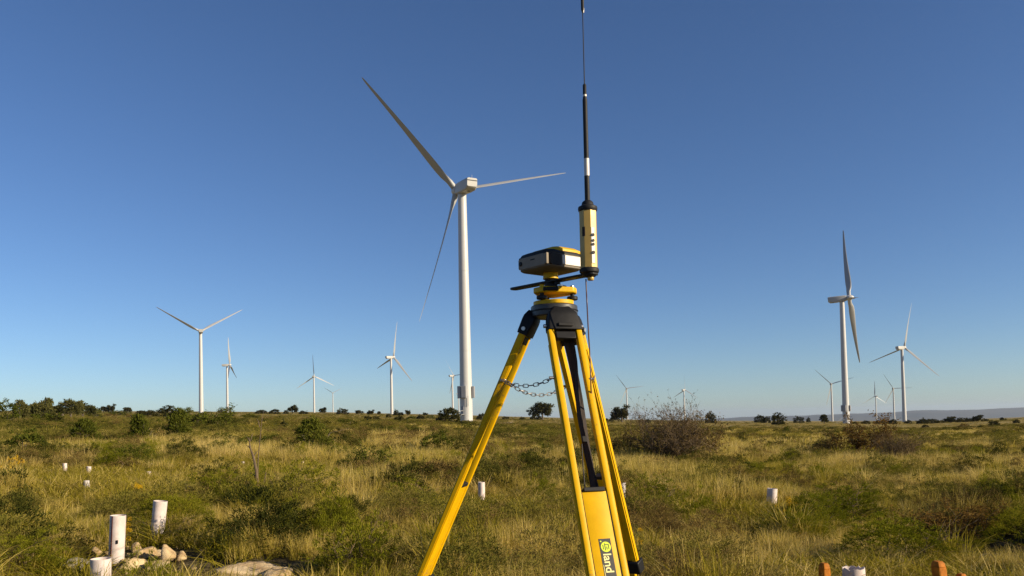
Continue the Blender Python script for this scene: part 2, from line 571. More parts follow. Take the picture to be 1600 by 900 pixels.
# ------------------------------------------------------------------ wind turbines
def make_turbine(bx, hx, hy, Y, psi, phi, ratio, label, pitch=72, detail=False, base_y=None):
    psi, phi, tilt = math.radians(psi), math.radians(phi), math.radians(5)
    hub = at(hx, hy, Y)
    ax = Vector((-math.sin(psi) * math.cos(tilt), math.cos(psi) * math.cos(tilt), math.sin(tilt)))
    e = Vector((math.cos(psi), math.sin(psi), 0))
    u = e.cross(ax)
    if u.z < 0: u = -u
    k0 = (hub.z - gz(hub.x, hub.y)) / 67.0
    tower_c = hub - ax * 3.7 * k0
    gx, gy = tower_c.x, tower_c.y
    z0 = gz(gx, gy)
    H = hub.z - z0
    k = H / 67.0
    root = empty('wind_turbine', (gx, gy, z0), label, 'wind turbine', 'white wind turbines across the plateau')
    O = Vector((gx, gy, z0))
    n = 40 if detail else 20
    tz = tower_c.z - z0 - 1.5 * k
    prof = [(1.78 * k, -2.5 * k), (1.76 * k, 6 * k), (1.62 * k, 20 * k), (1.45 * k, 40 * k), (1.2 * k, tz)]
    tw = MB().lathe(prof, (0, 0, 0), (0, 0, 1), n).build('tower', M_WHITE, root, True)
    if detail:
        for zf in (.31, .66):
            r_ = 1.76 * k + (1.2 - 1.76) * k * zf + .08
            MB().lathe([(r_ - .3, tz * zf - .1), (r_, tz * zf - .08), (r_, tz * zf + .08), (r_ - .3, tz * zf + .1)], (0, 0, 0), (0, 0, 1), n).build('flange', M_WHITE, tw, True)
    # nacelle along the rotor axis
    hv = hub - O
    side = Vector((ax.y, -ax.x, 0)).normalized()
    upv = side.cross(ax)
    if upv.z < 0: upv = -upv
    def P(a, s, z): return hv + ax * (a * k) + side * (s * k) + upv * (z * k)
    secs = [(-1.3, 1.15, -1.25, 1.2), (-2.2, 1.5, -1.55, 1.45), (-6.6, 1.62, -1.6, 1.62), (-9.6, 1.6, -1.45, 1.72), (-10.6, 1.52, -.6, 1.7)]
    rings = []
    for a, w, zl, zh in secs:
        poly = rrect(2 * w, zh - zl, .42, 4)
        rings.append([P(a, x, y + (zh + zl) / 2) for x, y in poly])
    nac = MB().loft(rings).build('nacelle', M_NAC, root, True)
    if detail:
        mb = MB()
        for s_ in (1,):
            mb.add([P(-10.67, -1.5, .92), P(-10.67, 1.5, .92), P(-10.72, 1.5, 1.12), P(-10.72, -1.5, 1.12), P(-10.2, -1.5, .92), P(-10.2, 1.5, .92), P(-10.2, 1.5, 1.12), P(-10.2, -1.5, 1.12)],
                   [(0, 1, 2, 3), (4, 7, 6, 5), (0, 4, 5, 1), (3, 2, 6, 7), (0, 3, 7, 4), (1, 5, 6, 2)])
        mb.build('roof_vent', M_DARK, nac)
        MB().cyl(P(-8.2, .1, -1.66), P(-8.2, .1, -1.4), .42 * k, n=14).build('hatch', M_DARK, nac)
        MB().cyl(P(-9, .6, 1.6), P(-9, .6, 2.9), .04 * k, n=6).build('wind_vane', M_WHITE, nac)
        MB().lathe([(1.32 * k, 0), (1.32 * k, .5 * k)], (0, 0, tz - .3 * k), (0, 0, 1), 30).build('yaw_ring', M_TGREY, nac, True)
    # hub and spinner
    MB().lathe([(.9 * k, -1.5 * k), (1.35 * k, -1.2 * k), (1.5 * k, 0), (1.35 * k, .9 * k), (.85 * k, 1.8 * k), (.2 * k, 2.3 * k)], hv, ax, 20).build('hub', M_WHITE, root, True)
    # blades
    Rb = ratio * H
    st = [0, .03, .08, .14, .2, .28, .4, .55, .7, .85, .95, .99, 1.0]
    ch = [1.9, 1.9, 2.1, 2.8, 3.1, 2.95, 2.45, 1.9, 1.45, 1.05, .72, .4, .1]
    th = [1.9, 1.9, 1.6, 1.1, .85, .66, .5, .36, .25, .16, .1, .06, .03]
    twi = [14, 14, 14, 13, 11.5, 9.5, 7, 4.5, 2.5, 1, 0, 0, 0]
    sc_ = Rb / 42.0
    m = 14
    for b in range(3):
        an = phi + b * 2 * math.pi / 3
        rad = e * math.cos(an) + u * math.sin(an)
        tan = rad.cross(ax)
        rings = []
        for s_, c_, t_, w_ in zip(st, ch, th, twi):
            a_ = math.radians(pitch + w_)
            cdir = tan * math.cos(a_) + ax * math.sin(a_)
            ndir = rad.cross(cdir)
            c0 = hv + rad * (s_ * Rb) + ax * (.05 * Rb * s_ * s_)
            ring = []
            for q in range(m):
                th_ = 2 * math.pi * q / m
                cx = math.cos(th_) * .5
                yy = math.sin(th_) * .5
                if s_ > .08: yy *= (.45 + .55 * (.5 + cx)) ; cx += .18
                ring.append(c0 + cdir * (cx * c_ * sc_) + ndir * (yy * t_ * sc_))
            rings.append(ring)
        MB().loft(rings).build('blade', M_WHITE if pitch == 40 else M_BLADE, root, True)  # white copy for rotors meant as sunlit, shade-darkened copy for the rest
    # tower foot: door, steps, handrails
    if detail:
        vd = -Vector((gx, gy, 0)).normalized()
        sd = Vector((-vd.y, vd.x, 0))          # to the picture's right? (sign settled below)
        if sd.x < 0: sd = -sd
        dd = (-sd * .62 + vd * .78).normalized()
        ds = Vector((-dd.y, dd.x, 0))
        Rm = Matrix((ds, dd, Vector((0, 0, 1)))).transposed()
        door = MB().box(dd * 1.76 * k + Vector((0, 0, 3.4)), (.95, .14, 2.2), Rm).build('door', M_TGREY, root, bevel=.03)
        MB().box(dd * 1.85 * k + ds * .3 + Vector((0, 0, 3.3)), (.06, .1, .18), Rm).build('handle', M_DARK, door)
        MB().box(dd * 2.4 + Vector((0, 0, 2.25)), (1.3, 1.3, .12), Rm).build('landing', M_TGREY, root)
        o0 = dd * 2.9 + Vector((0, 0, 2.25))
        for i in range(9):
            MB().box(o0 + dd * (i * .32) * .6 - sd * (i * .32) * .75 - Vector((0, 0, .25 * (i + 1))), (.9, .34, .06), Rm).build('step', M_TGREY, root)
        for q in (-.45, .45):
            a0 = o0 + ds * q
            b0 = a0 + dd * 2.6 * .6 - sd * 2.6 * .75 - Vector((0, 0, 2.25))
            MB().tube([a0 - dd * .9 + Vector((0, 0, 1.0)), a0 + Vector((0, 0, 1.0)), b0 + Vector((0, 0, 1.0)), b0], .05, 6).build('handrail', M_WHITE, root)
        # grey cabinets and collar strapped round the tower
        for q, hh in ((-60, 3.4), (-18, 3.4), (80, 3.2)):
            a_ = math.atan2(vd.y, vd.x) + math.radians(q)
            d2 = Vector((math.cos(a_), math.sin(a_), 0))
            R2 = Matrix((Vector((-d2.y, d2.x, 0)), d2, Vector((0, 0, 1)))).transposed()
            cab = MB().box(d2 * (1.76 * k + .34) + Vector((0, 0, 8.4)), (1.5, .62, hh), R2).build('antenna_cabinet', M_TGREY, root, bevel=.05)
            MB().box(d2 * (1.76 * k + .67) + Vector((0, 0, 8.4)), (1.1, .06, hh - .5), R2).build('cover_panel', M_TGREY, cab, bevel=.02)
        a_ = math.atan2(vd.y, vd.x) + math.radians(5)
        d2 = Vector((math.cos(a_), math.sin(a_), 0))
        R2 = Matrix((Vector((-d2.y, d2.x, 0)), d2, Vector((0, 0, 1)))).transposed()
        lad = MB()
        for q in (-.4, .4): lad.box(d2 * (1.76 * k + .25) + R2.col[0] * q + Vector((0, 0, 5.9)), (.08, .08, 3.0), R2)
        for i in range(8): lad.box(d2 * (1.76 * k + .25) + Vector((0, 0, 4.6 + i * .36)), (.8, .06, .07), R2)
        lad.build('ladder', M_TGREY, root)
    return root


TURBINES = [
    (731, 713.5, 298, 226, 28, 15, .59, 'tallest white wind turbine, nearest one, standing left of the yellow tripod', 62, True),
    (1324, 1327, 465, 436, 249, 112, .64, 'second tallest wind turbine, seen side-on, on the right-hand meadow', 100, True),
    (1412, 1413, 543, 741, 300, 76, .60, 'wind turbine just right of the side-on one, nacelle pointing right', 70, False),
    (314, 313, 518, 680, 24, 30, .57, 'large far turbine with two blades raised in a V', 40, False),
    (357, 359, 570, 1220, 279, 87, .58, 'smaller side-on turbine beside the V-bladed one', 60, False),
    (612, 615, 558, 1021, 312, 75, .63, 'mid-sized turbine left of the nearest turbine, nacelle turned right', 60, False),
    (491, 491, 588, 1600, 2, 93, .60, 'thin distant turbine with one blade straight up, third from the left', 40, False),
    (519, 520, 614, 2650, 12, 27, .52, 'tiny distant turbine low on the skyline, fourth from the left', 40, False),
    (709, 709, 587, 1550, 318, 3, .50, 'distant turbine half hidden by the left edge of the nearest tower', 50, False),
    (718, 718, 615, 2700, 300, 30, .52, 'tiniest turbine peeping out beside the foot of the nearest tower', 50, False),
    (979, 979, 607, 2000, 350, 6, .55, 'distant turbine right behind the dark tree right of the tripod', 50, False),
    (1071, 1070, 609, 2200, 316, 87, .52, 'faint distant turbine above the tangled bare shrub', 50, False),
    (1301, 1299, 600, 1444, 332, 15, .58, 'distant turbine whose blade crosses behind the side-on tower', 50, False),
    (1369, 1367, 619, 2050, 6, 90, .61, 'small far turbine between the two tall right-hand ones', 40, False),
    (1400, 1396, 607, 1675, 327, 0, .52, 'distant turbine close against the left of the rightmost tall one', 50, False),
]
for T in TURBINES:
    make_turbine(*T)
# ------------------------------------------------------------------ survey tripod
TD = 2.66
TC = at(866, 490, TD)
TB = Vector((TC.x, TC.y, gz(TC.x, TC.y)))


def tzz(py, px=866, Y=TD):
    return at(px, py, Y).z - TB.z


def tp(px, py, Y=TD):
    return at(px, py, Y) - TB


tripod = empty('survey_tripod', TB, 'yellow metal survey tripod with black hinges in the foreground', 'tripod')
z_head = tzz(478.5)
hd = MB().lathe([(.050, -.040), (.074, -.038), (.078, -.034), (.078, -.003), (.075, 0), (.030, 0)], (0, 0, z_head), (0, 0, 1), 40).build('head_plate', M_GREY, tripod, True)
MB().lathe([(.0785, -.0205), (.0800, -.0195), (.0800, -.0165), (.0785, -.0155)], (0, 0, z_head), (0, 0, 1), 40, cap=False).build('groove_shade_band', M_BLACK, hd, True)  # proud black ring standing in for the shade of a groove
MB().cyl((0, 0, z_head - .10), (0, 0, z_head - .035), .018, .022, 20).build('centering_screw', M_BLACK, hd, True)
SL = .43
AZ = [168.0, -74.0, 54.0]
SLS = [.46, .43, .42]
z_hinge = z_head - .030
H_TOT = z_hinge
R0 = .066


def leg_frame(a, SL):
    a = math.radians(a)
    o = Vector((math.cos(a), math.sin(a), 0))
    t = Vector((-math.sin(a), math.cos(a), 0))
    d = (o * SL - Vector((0, 0, 1))).normalized()
    n = t.cross(d)
    if n.dot(o) < 0: n = -n
    return o, t, d, n


def lerp_rail(hp, t, d, n, s, off, w, h, d0, d1, sp0, sp1, nz=0):
    """a bar with a recessed side groove along the leg; s = side"""
    sec = rrect(w, h, .004, 2)
    sec = [(x, y) for x, y in sec]
    rings = []
    for dd, sp in ((d0, sp0), (d1, sp1)):
        c = hp + d * dd + t * (s * sp) + n * nz
        rings.append([c + t * x + n * y for x, y in sec])
    return rings


for li, a in enumerate(AZ):
    SL = SLS[li]
    o, t, d, n = leg_frame(a, SL)
    hp = o * (R0 + (.006 if li == 0 else 0)) + Vector((0, 0, z_hinge))
    LK = math.hypot(1, SL)
    Rm = Matrix((t, n, d)).transposed()
    # hinge yoke: a flared black casting
    mb = MB()
    rings = []
    for dd, w, th, nz in ((-.014, .060, .034, 0), (.000, .078, .042, 0), (.008, .094, .044, 0), (.020, .102, .044, 0), (.058, .116, .038, 0), (.070, .117, .036, 0)):
        c = hp + d * dd + n * nz
        rings.append([c + t * x + n * y for x, y in rrect(w, th, .008, 3)])
    yoke = mb.loft(rings).build('hinge_yoke', M_BLACK, tripod, True)
    MB().box(hp + d * .057 + n * .0225, (.050, .006, .012), Rm).build('latch', M_RUBBER, yoke, bevel=.002)
    for s in (-1, 1):
        # sockets that take the rails
        rg = []
        for dd, w in ((.060, .030), (.098, .028)):
            c = hp + d * dd + t * (s * .047)
            rg.append([c + t * x + n * y for x, y in rrect(w, .040, .005, 2)])
        # only the inner half of each socket shows below the yoke
        MB().cyl(hp + d * .052 + t * (s * .060), hp + d * .052 + t * (s * .067), .0065, n=12).build('hinge_bolt', M_STEEL, yoke, True)
        MB().cyl(hp + d * .082 + t * (s * .028), hp + d * .082 + t * (s * .034), .005, n=10).build('hinge_bolt', M_STEEL, yoke, True)
    MB().box(hp + d * .088, (.068, .022, .026), Rm).build('spacer_block', M_BLACK, yoke, bevel=.003)
    # a pair of upper rails
    D1 = .88 * LK
    for s in (-1, 1):
        rail = MB().loft(lerp_rail(hp, t, d, n, s, 0, .0195, .0235, .070, D1, .0475, .0505)).build('leg_rail', M_YEL, tripod, True, bevel=.0)
        # raised bead along the outside of the rail
        sec = [( -.002, -.006), (.003, -.006), (.003, .006), (-.002, .006)]
        rg = []
        for dd, sp in ((.12, .0475), (D1 - .004, .0505)):
            c = hp + d * dd + t * (s * (sp + .0098))
            rg.append([c + t * (x * s) + n * y for x, y in sec])
        MB().loft(rg).build('rail_bead', M_YEL, rail)
    # clamp at the end of the rails
    cl = MB().box(hp + d * (D1 + .018), (.142, .044, .050), Rm).build('leg_clamp', M_BLACK, tripod, bevel=.005)
    MB().cyl(hp + d * (D1 + .012) + t * .071, hp + d * (D1 + .012) + t * .096, .010, .012, 14).build('clamp_screw', M_STEEL, cl, True)
    # the sliding lower leg between the rails
    d_top, d_end = .565 * LK, (H_TOT - .03) * LK
    rg = []
    for dd, w in ((d_top, .0790), (D1, .0800), (d_end - .10, .062), (d_end - .05, .045)):
        c = hp + d * dd
        rg.append([c + t * x + n * y for x, y in rrect(w, .0175, .003, 2)])
    low = MB().loft(rg).build('lower_leg', M_YEL, tripod, True)
    MB().box(hp + d * (d_top - .006) + n * .002, (.066, .028, .013), Rm).build('end_cap', M_RUBBER, low, bevel=.002)
    for s in (-1, 1):
        MB().box(hp + d * ((d_top + D1) / 2) + t * (s * .0392) + n * .0092, (.0012, .0016, D1 - d_top), Rm).build('slide_groove', M_RUBBER, low)
    MB().cyl(hp + d * (d_end - .06), hp + d * (d_end + .10), .016, .004, 12).build('steel_point', M_STEEL, tripod, True)
    MB().box(hp + d * (d_end - .03) + n * .03, (.05, .06, .008), Rm).build('foot_pedal', M_BLACK, tripod, bevel=.002)
    if li == 1:
        FR = (hp, o, t, d, n, LK)
    if li == 0:
        LF = (hp, o, t, d, n, LK)
    if li == 2:
        BK = (hp, o, t, d, n, LK)

# carrying strap hanging in the gap of the front leg
hp, o, t, d, n, LK = FR
rnd = random.Random(3)
for q, (x0, x1, w) in enumerate(((.022, .018, .012), (.010, .026, .009), (.028, .010, .007))):
    pts = []
    for i in range(13):
        f = i / 12
        pts.append(hp + d * (.075 + (.565 * LK - .08) * f) + t * (x0 + (x1 - x0) * f + .006 * math.sin(3.1 * f * (q + 1))) - n * (.030 - .004 * q + .012 * math.sin(math.pi * f)))
    rings = []
    for i, p in enumerate(pts):
        tw_ = .5 * math.sin(i * .55 + q)
        sx, sy = t * math.cos(tw_) + n * math.sin(tw_), n * math.cos(tw_) - t * math.sin(tw_)
        rings.append([p + sx * w + sy * .0012, p - sx * w + sy * .0012, p - sx * w - sy * .0012, p + sx * w - sy * .0012])
    MB().loft(rings).build('carrying_strap', M_BROWN, tripod)
lp = [hp + d * (.42 * LK) + t * -.004 - n * .01, hp + d * (.41 * LK) + t * .006 - n * .006, hp + d * (.43 * LK) + t * .012 - n * .006]
MB().tube([lp[0], lp[0] + d * .06 - t * .008, lp[0] + d * .13 - t * .014, hp + d * (.558 * LK) - t * .022], .0022, 6).build('strap_cord', M_RUBBER, tripod)
MB().box(hp + d * (.405 * LK) + t * .008 - n * .012, (.016, .008, .020), Matrix((t, n, d)).transposed()).build('strap_buckle', M_RUBBER, tripod, bevel=.002)

# sticker on the front leg's sliding panel: lime roundel and the word, reading down the leg
stk0 = None
for i in range(400):
    dd = (.57 + i * .001) * LK
    w_ = hp + d * dd + n * .0105 + TB
    v = CAM_M.transposed() @ (w_ - Vector((0, 0, EYE)))
    if CY - F_PX * v.y / -v.z >= 841.5:
        stk0 = dd
        break
ST = TB.copy()
Rs = Matrix((d, t if t.x > 0 else -t, n)).transposed()       # text x runs down the leg, text y towards the picture's right
if Rs.determinant() < 0:
    Rs = Matrix((d, t if t.x > 0 else -t, -n)).transposed()


def on_panel(u, v, h=0):
    return hp + d * (stk0 + u) + (t if t.x > 0 else -t) * v + n * (.0089 + h)


def panel_poly(name, pts, h, mat, parent, th=.0004):
    mb = MB()
    mb.loft([[on_panel(u, v, h - th) for u, v in pts], [on_panel(u, v, h) for u, v in pts]])
    return mb.build(name, mat, parent)


VS = .005
sticker = panel_poly('sticker', [(0, VS - .018), (.215, VS - .018), (.215, VS + .018), (0, VS + .018)], .0006, M_STICK, tripod)
cu, cv, rr = .024, VS + .0005, .0150
panel_poly('roundel', [(cu + rr * math.cos(2 * math.pi * k / 32), cv + rr * math.sin(2 * math.pi * k / 32)) for k in range(32)], .0011, M_LIME, sticker)
panel_poly('dot', [(.0075 + .0023 * math.cos(2 * math.pi * k / 12), VS - .0125 + .0023 * math.sin(2 * math.pi * k / 12)) for k in range(12)], .0011, M_LIME, sticker)


def bar(u0, u1, v0, v1):
    panel_poly('roundel_stroke', [(cu + u0, cv + v0), (cu + u1, cv + v0), (cu + u1, cv + v1), (cu + u0, cv + v1)], .0016, M_STICK, sticker)


bar(-.0065, .0070, -.0092, -.0074)
bar(-.0100, .0100, -.0036, -.0016)
bar(-.0076, -.0056, -.0014, .0092)
bar(-.0054, .0070, .0074, .0092)
bar(-.0005, .0080, .0018, .0036)


def text_mesh(name, body, size, u, v, h, mat, parent):
    cu_ = bpy.data.curves.new(name, 'FONT')
    cu_.body, cu_.size, cu_.extrude, cu_.offset = body, size, .0002, .0006
    tmp = bpy.data.objects.new(name + '_tmp', cu_)
    me = bpy.data.meshes.new_from_object(tmp)
    bpy.data.objects.remove(tmp)
    me.name = name
    vv = (t if t.x > 0 else -t)
    for ve in me.vertices:
        x, y, z = ve.co
        ve.co = on_panel(u + x, v + y, h + z)
    me.materials.clear()
    me.materials.append(mat)
    return link(bpy.data.objects.new(name, me), parent)


text_mesh('lettering', 'land', .0340, .0425, VS - .0115, .0012, M_CREAM, sticker)
panel_poly('small_print', [(.075, VS - .0165), (.200, VS - .0165), (.200, VS - .0150), (.075, VS - .0150)], .0010, M_CREAM, sticker)

# ------------------------------------------------------------------ tribrach, receiver, bracket, radio, antenna
zt = [tzz(y) for y in (478.2, 471.5, 462.5, 450.0)]
trib = empty('tribrach', TB + Vector((0, 0, zt[0])), 'yellow tribrach with black levelling screws on the tripod head', 'tribrach')
def tri_plate(r, cut, n=8, rot=0.0):
    pts = []
    for k in range(3):
        a0 = math.radians(120 * k + rot)
        for q in range(n + 1):
            a = a0 + math.radians(-cut + 2 * cut * q / n)
            pts.append((r * math.cos(a), r * math.sin(a)))
    return pts
Zb = Vector((0, 0, -zt[0]))
MB().prism(tri_plate(.069, 34, rot=-57), .0005, zt[1] - zt[0]).build('base_plate', M_YEL2, trib, True, bevel=.002)
tpz0, tpz1 = zt[2] - zt[0], zt[3] - zt[0]
MB().prism(tri_plate(.077, 22, rot=-12), tpz0 + .004, tpz1 - .004).build('top_plate', M_YEL2, trib, True, bevel=.004)
MB().lathe([(.030, 0), (.044, .002), (.044, .010), (.034, .012)], (0, 0, tpz1 - .006), (0, 0, 1), 30).build('collar_ring', M_BLACK, trib, True)
for k in range(3):
    a = math.radians(120 * k - 12)
    c = Vector((math.cos(a), math.sin(a), 0)) * .062
    MB().lathe([(.006, 0), (.016, .001), (.018, .003), (.018, .011), (.016, .013), (.007, .014), (.007, .022)], c + Vector((0, 0, zt[1] - zt[0] + .001)), (0, 0, 1), 22).build('levelling_screw', M_RUBBER, trib, True)
    MB().cyl(c + Vector((0, 0, tpz1 - .010)), c + Vector((0, 0, tpz1 + .004)), .008, .007, 16).build('screw_cap', M_STEEL if k == 0 else M_YEL2, trib, True)
MB().box((-.012, -.060, (tpz0 + tpz1) / 2), (.050, .030, .013), Matrix.Rotation(math.radians(-8), 3, 'Z')).build('lock_lever', M_BLACK, trib, bevel=.003)
MB().lathe([(.003, 0), (.009, .001), (.009, .006), (.004, .007)], (.018, -.052, tpz1 - .004), (0, 0, 1), 18).build('bubble_level', M_STEEL, trib, True)

z_bar = tzz(441.0)
NECK = tp(860.5, 441) ; NECK.z = 0
rec_c = NECK + Vector((0, -.005, 0))
z_rec = 1.662 - (TB.z)
RECZ = at(853, 401, 2.55).z - TB.z
rec = empty('gnss_receiver', TB + Vector((rec_c.x, rec_c.y, z_bar + .006)), 'yellow and grey satellite receiver box mounted on the tripod', 'receiver')
zc = RECZ - (z_bar + .006)
ra = math.radians(39)                                     # right-hand face turned towards the sun
RR = Matrix.Rotation(ra, 4, 'Z')
MT = RR


def rloft(secs, name, mat, parent, bevel=0):
    rings = [[MT @ Vector((x + ox, y + oy, z)) for x, y in rrect(w, l, r, 6)] for w, l, r, z, ox, oy in secs]
    return MB().loft(rings).build(name, mat, parent, True)


WB = .158
body = rloft([(.110, .110, .02, zc - .034, 0, 0), (WB - .012, WB - .012, .026, zc - .030, 0, 0), (WB, WB, .028, zc - .026, 0, 0), (WB, WB, .028, zc + .017, 0, 0), (WB - .006, WB - .006, .028, zc + .022, 0, 0), (WB - .03, WB - .03, .024, zc + .026, 0, 0)], 'body', M_BODY, rec)
rloft([(WB + .002, WB + .002, .029, zc + .0150, 0, 0), (WB + .002, WB + .002, .029, zc + .0190, 0, 0), (WB - .007, WB - .007, .028, zc + .0260, 0, 0), (WB - .03, WB - .03, .024, zc + .031, 0, 0)], 'top_deck', M_RUBBER, body)
rloft([(.122, .150, .024, zc + .0245, .021, 0), (.120, .149, .024, zc + .034, .021, 0), (.10, .128, .022, zc + .042, .017, 0)], 'top_cover', M_YEL2, body)
# right-hand (sunlit) face is local -y, left-hand face is local -x
def face_panel(name, mat, parent, face, w, h, r, z, off=0, out=.003):
    pts = rrect(w, h, r, 4)
    rings = []
    for k in (-.004, out):
        ring = []
        for x, y in pts:
            p = Vector((x + off, -WB / 2 - k, z + y)) if face == 'r' else Vector((-WB / 2 - k, -(x + off), z + y))
            ring.append(MT @ p)
        rings.append(ring)
    return MB().loft(rings).build(name, mat, parent, True, bevel=.0015)
face_panel('side_panel', M_SILVER, body, 'r', .092, .032, .004, zc - .004, .026)
face_panel('corner_guard', M_RUBBER, body, 'r', .050, .038, .006, zc - .005, -.047, .0025)
pl = face_panel('connector_panel', M_BEIGE, body, 'l', .138, .038, .008, zc - .0045, 0)
face_panel('connector', M_BLACK, pl, 'l', .014, .014, .006, zc - .004, -.056, .007)
face_panel('panel_mark', M_BLACK, pl, 'l', .022, .004, .001, zc + .002, .004, .0036)
for q in (-.062, .062):
    face_panel('panel_screw', M_BLACK, pl, 'l', .005, .005, .0024, zc + .014, q, .0042)
face_panel('handle_strip', M_BEIGE, body, 'l', .005, .036, .002, zc - .0045, .074, .006)
MB().cyl((0, 0, .004), (0, 0, zc - .032), .026, .024, 30).build('neck', M_YEL2, rec, True)

# flat black bracket from far left to near right
bl, br = at(800, 452.5, 2.785), at(921, 436.0, 2.53)
zb = TB.z + z_bar
bl.z = br.z = zb
bd = (br - bl).normalized()
bs = Vector((-bd.y, bd.x, 0))
brk = empty('mounting_bar', bl, 'flat black bar clamped under the receiver, carrying the radio', 'mounting bar')
L = (br - bl).length
pts = []
for k in range(9):
    a = math.pi / 2 + math.pi * k / 8
    pts.append((.012 + .012 * math.cos(a), .017 * math.sin(a)))
pts += [(L + .02, -.019), (L + .026, -.012), (L + .026, .012), (L + .02, .019)]
MB().loft([[Vector((bd.x * u - bd.y * v, bd.y * u + bd.x * v, z)) for u, v in pts] for z in (-.004, .003)]).build('bar', M_BLACK, brk, bevel=.0015)
mid = TB + rec_c - bl
MB().cyl((mid.x, mid.y, -.014), (mid.x, mid.y, .006), .020, n=24).build('clamp_ring', M_BLACK, brk, True)
MB().cyl((mid.x + .02, mid.y - .03, -.014), (mid.x + .02, mid.y - .03, -.003), .010, n=18).build('clamp_nut', M_BLACK, brk, True)

rb = Vector((br.x, br.y, zb + .003))
radio = empty('radio_modem', rb, 'upright yellow radio tube with black end caps at right of receiver', 'radio')
hr = at(921, 326, 2.53).z - rb.z
n8 = []
for k in range(16):
    a = 2 * math.pi * k / 16 + .2
    r_ = .0265 if k % 2 else .0285
    n8.append((r_ * math.cos(a), r_ * math.sin(a)))
hs = MB().prism(n8, .014, hr - .006).build('housing', M_TUBEY, radio, bevel=.001)
MB().lathe([(.012, -.012), (.020, -.010), (.025, 0), (.0305, .003), (.0315, .009), (.0305, .014), (.028, .017)], (0, 0, 0), (0, 0, 1), 30).build('bottom_cap', M_RUBBER, radio, True)
MB().lathe([(.028, hr - .010), (.0305, hr - .006), (.0312, hr), (.0300, hr + .005), (.020, hr + .010), (.0175, hr + .020), (.012, hr + .025), (.006, hr + .027)], (0, 0, 0), (0, 0, 1), 30).build('top_cap', M_RUBBER, radio, True)
MB().lathe([(.009, -.022), (.0105, -.020), (.0105, -.011), (.009, -.009)], (.004, 0, 0), (0, 0, 1), 16).build('bottom_connector', M_TUBEY, radio, True)
fd = Vector((.42, -.9, 0)).normalized()
fs = Vector((-fd.y, fd.x, 0))
Rf = Matrix((fs, fd, Vector((0, 0, 1)))).transposed()
kp = MB().box(fd * .0272 + Vector((0, 0, .085)), (.012, .003, .115), Rf).build('key_strip', M_SILVER, hs, bevel=.001)
for z_, s_ in ((.118, .0052), (.100, .0048), (.088, .0048), (.062, .0055)):
    MB().cyl(fd * .0275 + Vector((0, 0, z_)), fd * .0306 + Vector((0, 0, z_)), s_, n=14).build('button', M_RUBBER, kp, True)
MB().box(Vector((-.6, -.8, 0)).normalized() * .0274 + Vector((0, 0, .13)), (.010, .002, .03), Matrix.Rotation(math.radians(-37), 3, 'Z')).build('side_label', M_BROWN, hs)

az0 = rb.z + hr + .026
ant = empty('whip_antenna', Vector((rb.x, rb.y, az0)), 'tall thin black whip antenna on top of the radio tube', 'antenna')
def ah(y, px=919): return at(px, y, 2.53).z - az0
lean = Vector((.0018, .004, 0))
def apt(y): h_ = ah(y); return Vector((lean.x * h_ * 6, 0, h_))
MB().lathe([(.0085, -.003), (.0082, ah(250))], (0, 0, 0), (0, 0, 1), 16).build('base_mast', M_RUBBER, ant, True)
MB().lathe([(.0087, ah(275)), (.0087, ah(248))], (.0003, 0, 0), (0, 0, 1), 16).build('silver_sleeve', M_SILVER, ant, True)
MB().lathe([(.0080, ah(250)), (.0076, ah(156)), (.0060, ah(153)), (.0058, ah(133)), (.003, ah(131))], (0, 0, 0), (0, 0, 1), 16).build('loading_coil', M_RUBBER, ant, True)
MB().lathe([(.0062, ah(151)), (.0062, ah(148))], (0, 0, 0), (0, 0, 1), 16).build('coil_ring', M_SILVER, ant, True)
MB().lathe([(.0017, ah(133)), (.0014, ah(14))], (0, 0, 0), (0, 0, 1), 10).build('thin_rod', M_RUBBER, ant, True)
MB().lathe([(.0022, ah(20)), (.0050, ah(15)), (.0052, ah(-140)), (.003, ah(-144))], (0, 0, 0), (0, 0, 1), 14).build('upper_mast', M_RUBBER, ant, True)
MB().lathe([(.0024, ah(20)), (.0036, ah(13))], (.002, 0, 0), (0, 0, 1), 12).build('upper_ferrule', M_SILVER, ant, True)

# cable from the radio down to the front leg
cp = [tp(915.5, 436, 2.53), tp(917, 470, 2.51), tp(919.5, 520, 2.50), tp(922, 560, 2.49), tp(923, 594, 2.475), tp(924.5, 626, 2.50), tp(927, 652, 2.53)]
sm = []
for i in range(len(cp) - 1):
    p0, p1, p2, p3 = cp[max(i - 1, 0)], cp[i], cp[i + 1], cp[min(i + 2, len(cp) - 1)]
    for q in range(6):
        u = q / 6
        sm.append(.5 * ((2 * p1) + (p2 - p0) * u + (2 * p0 - 5 * p1 + 4 * p2 - p3) * u * u + (3 * p1 - p0 - 3 * p2 + p3) * u ** 3))
sm.append(cp[-1])
cab = MB().tube([p + TB for p in sm], .0021, 8).build('antenna_cable', M_CABLE, None, True)
tag(cab, 'thin dark red cable hanging from the radio down past the tripod leg', 'cable')

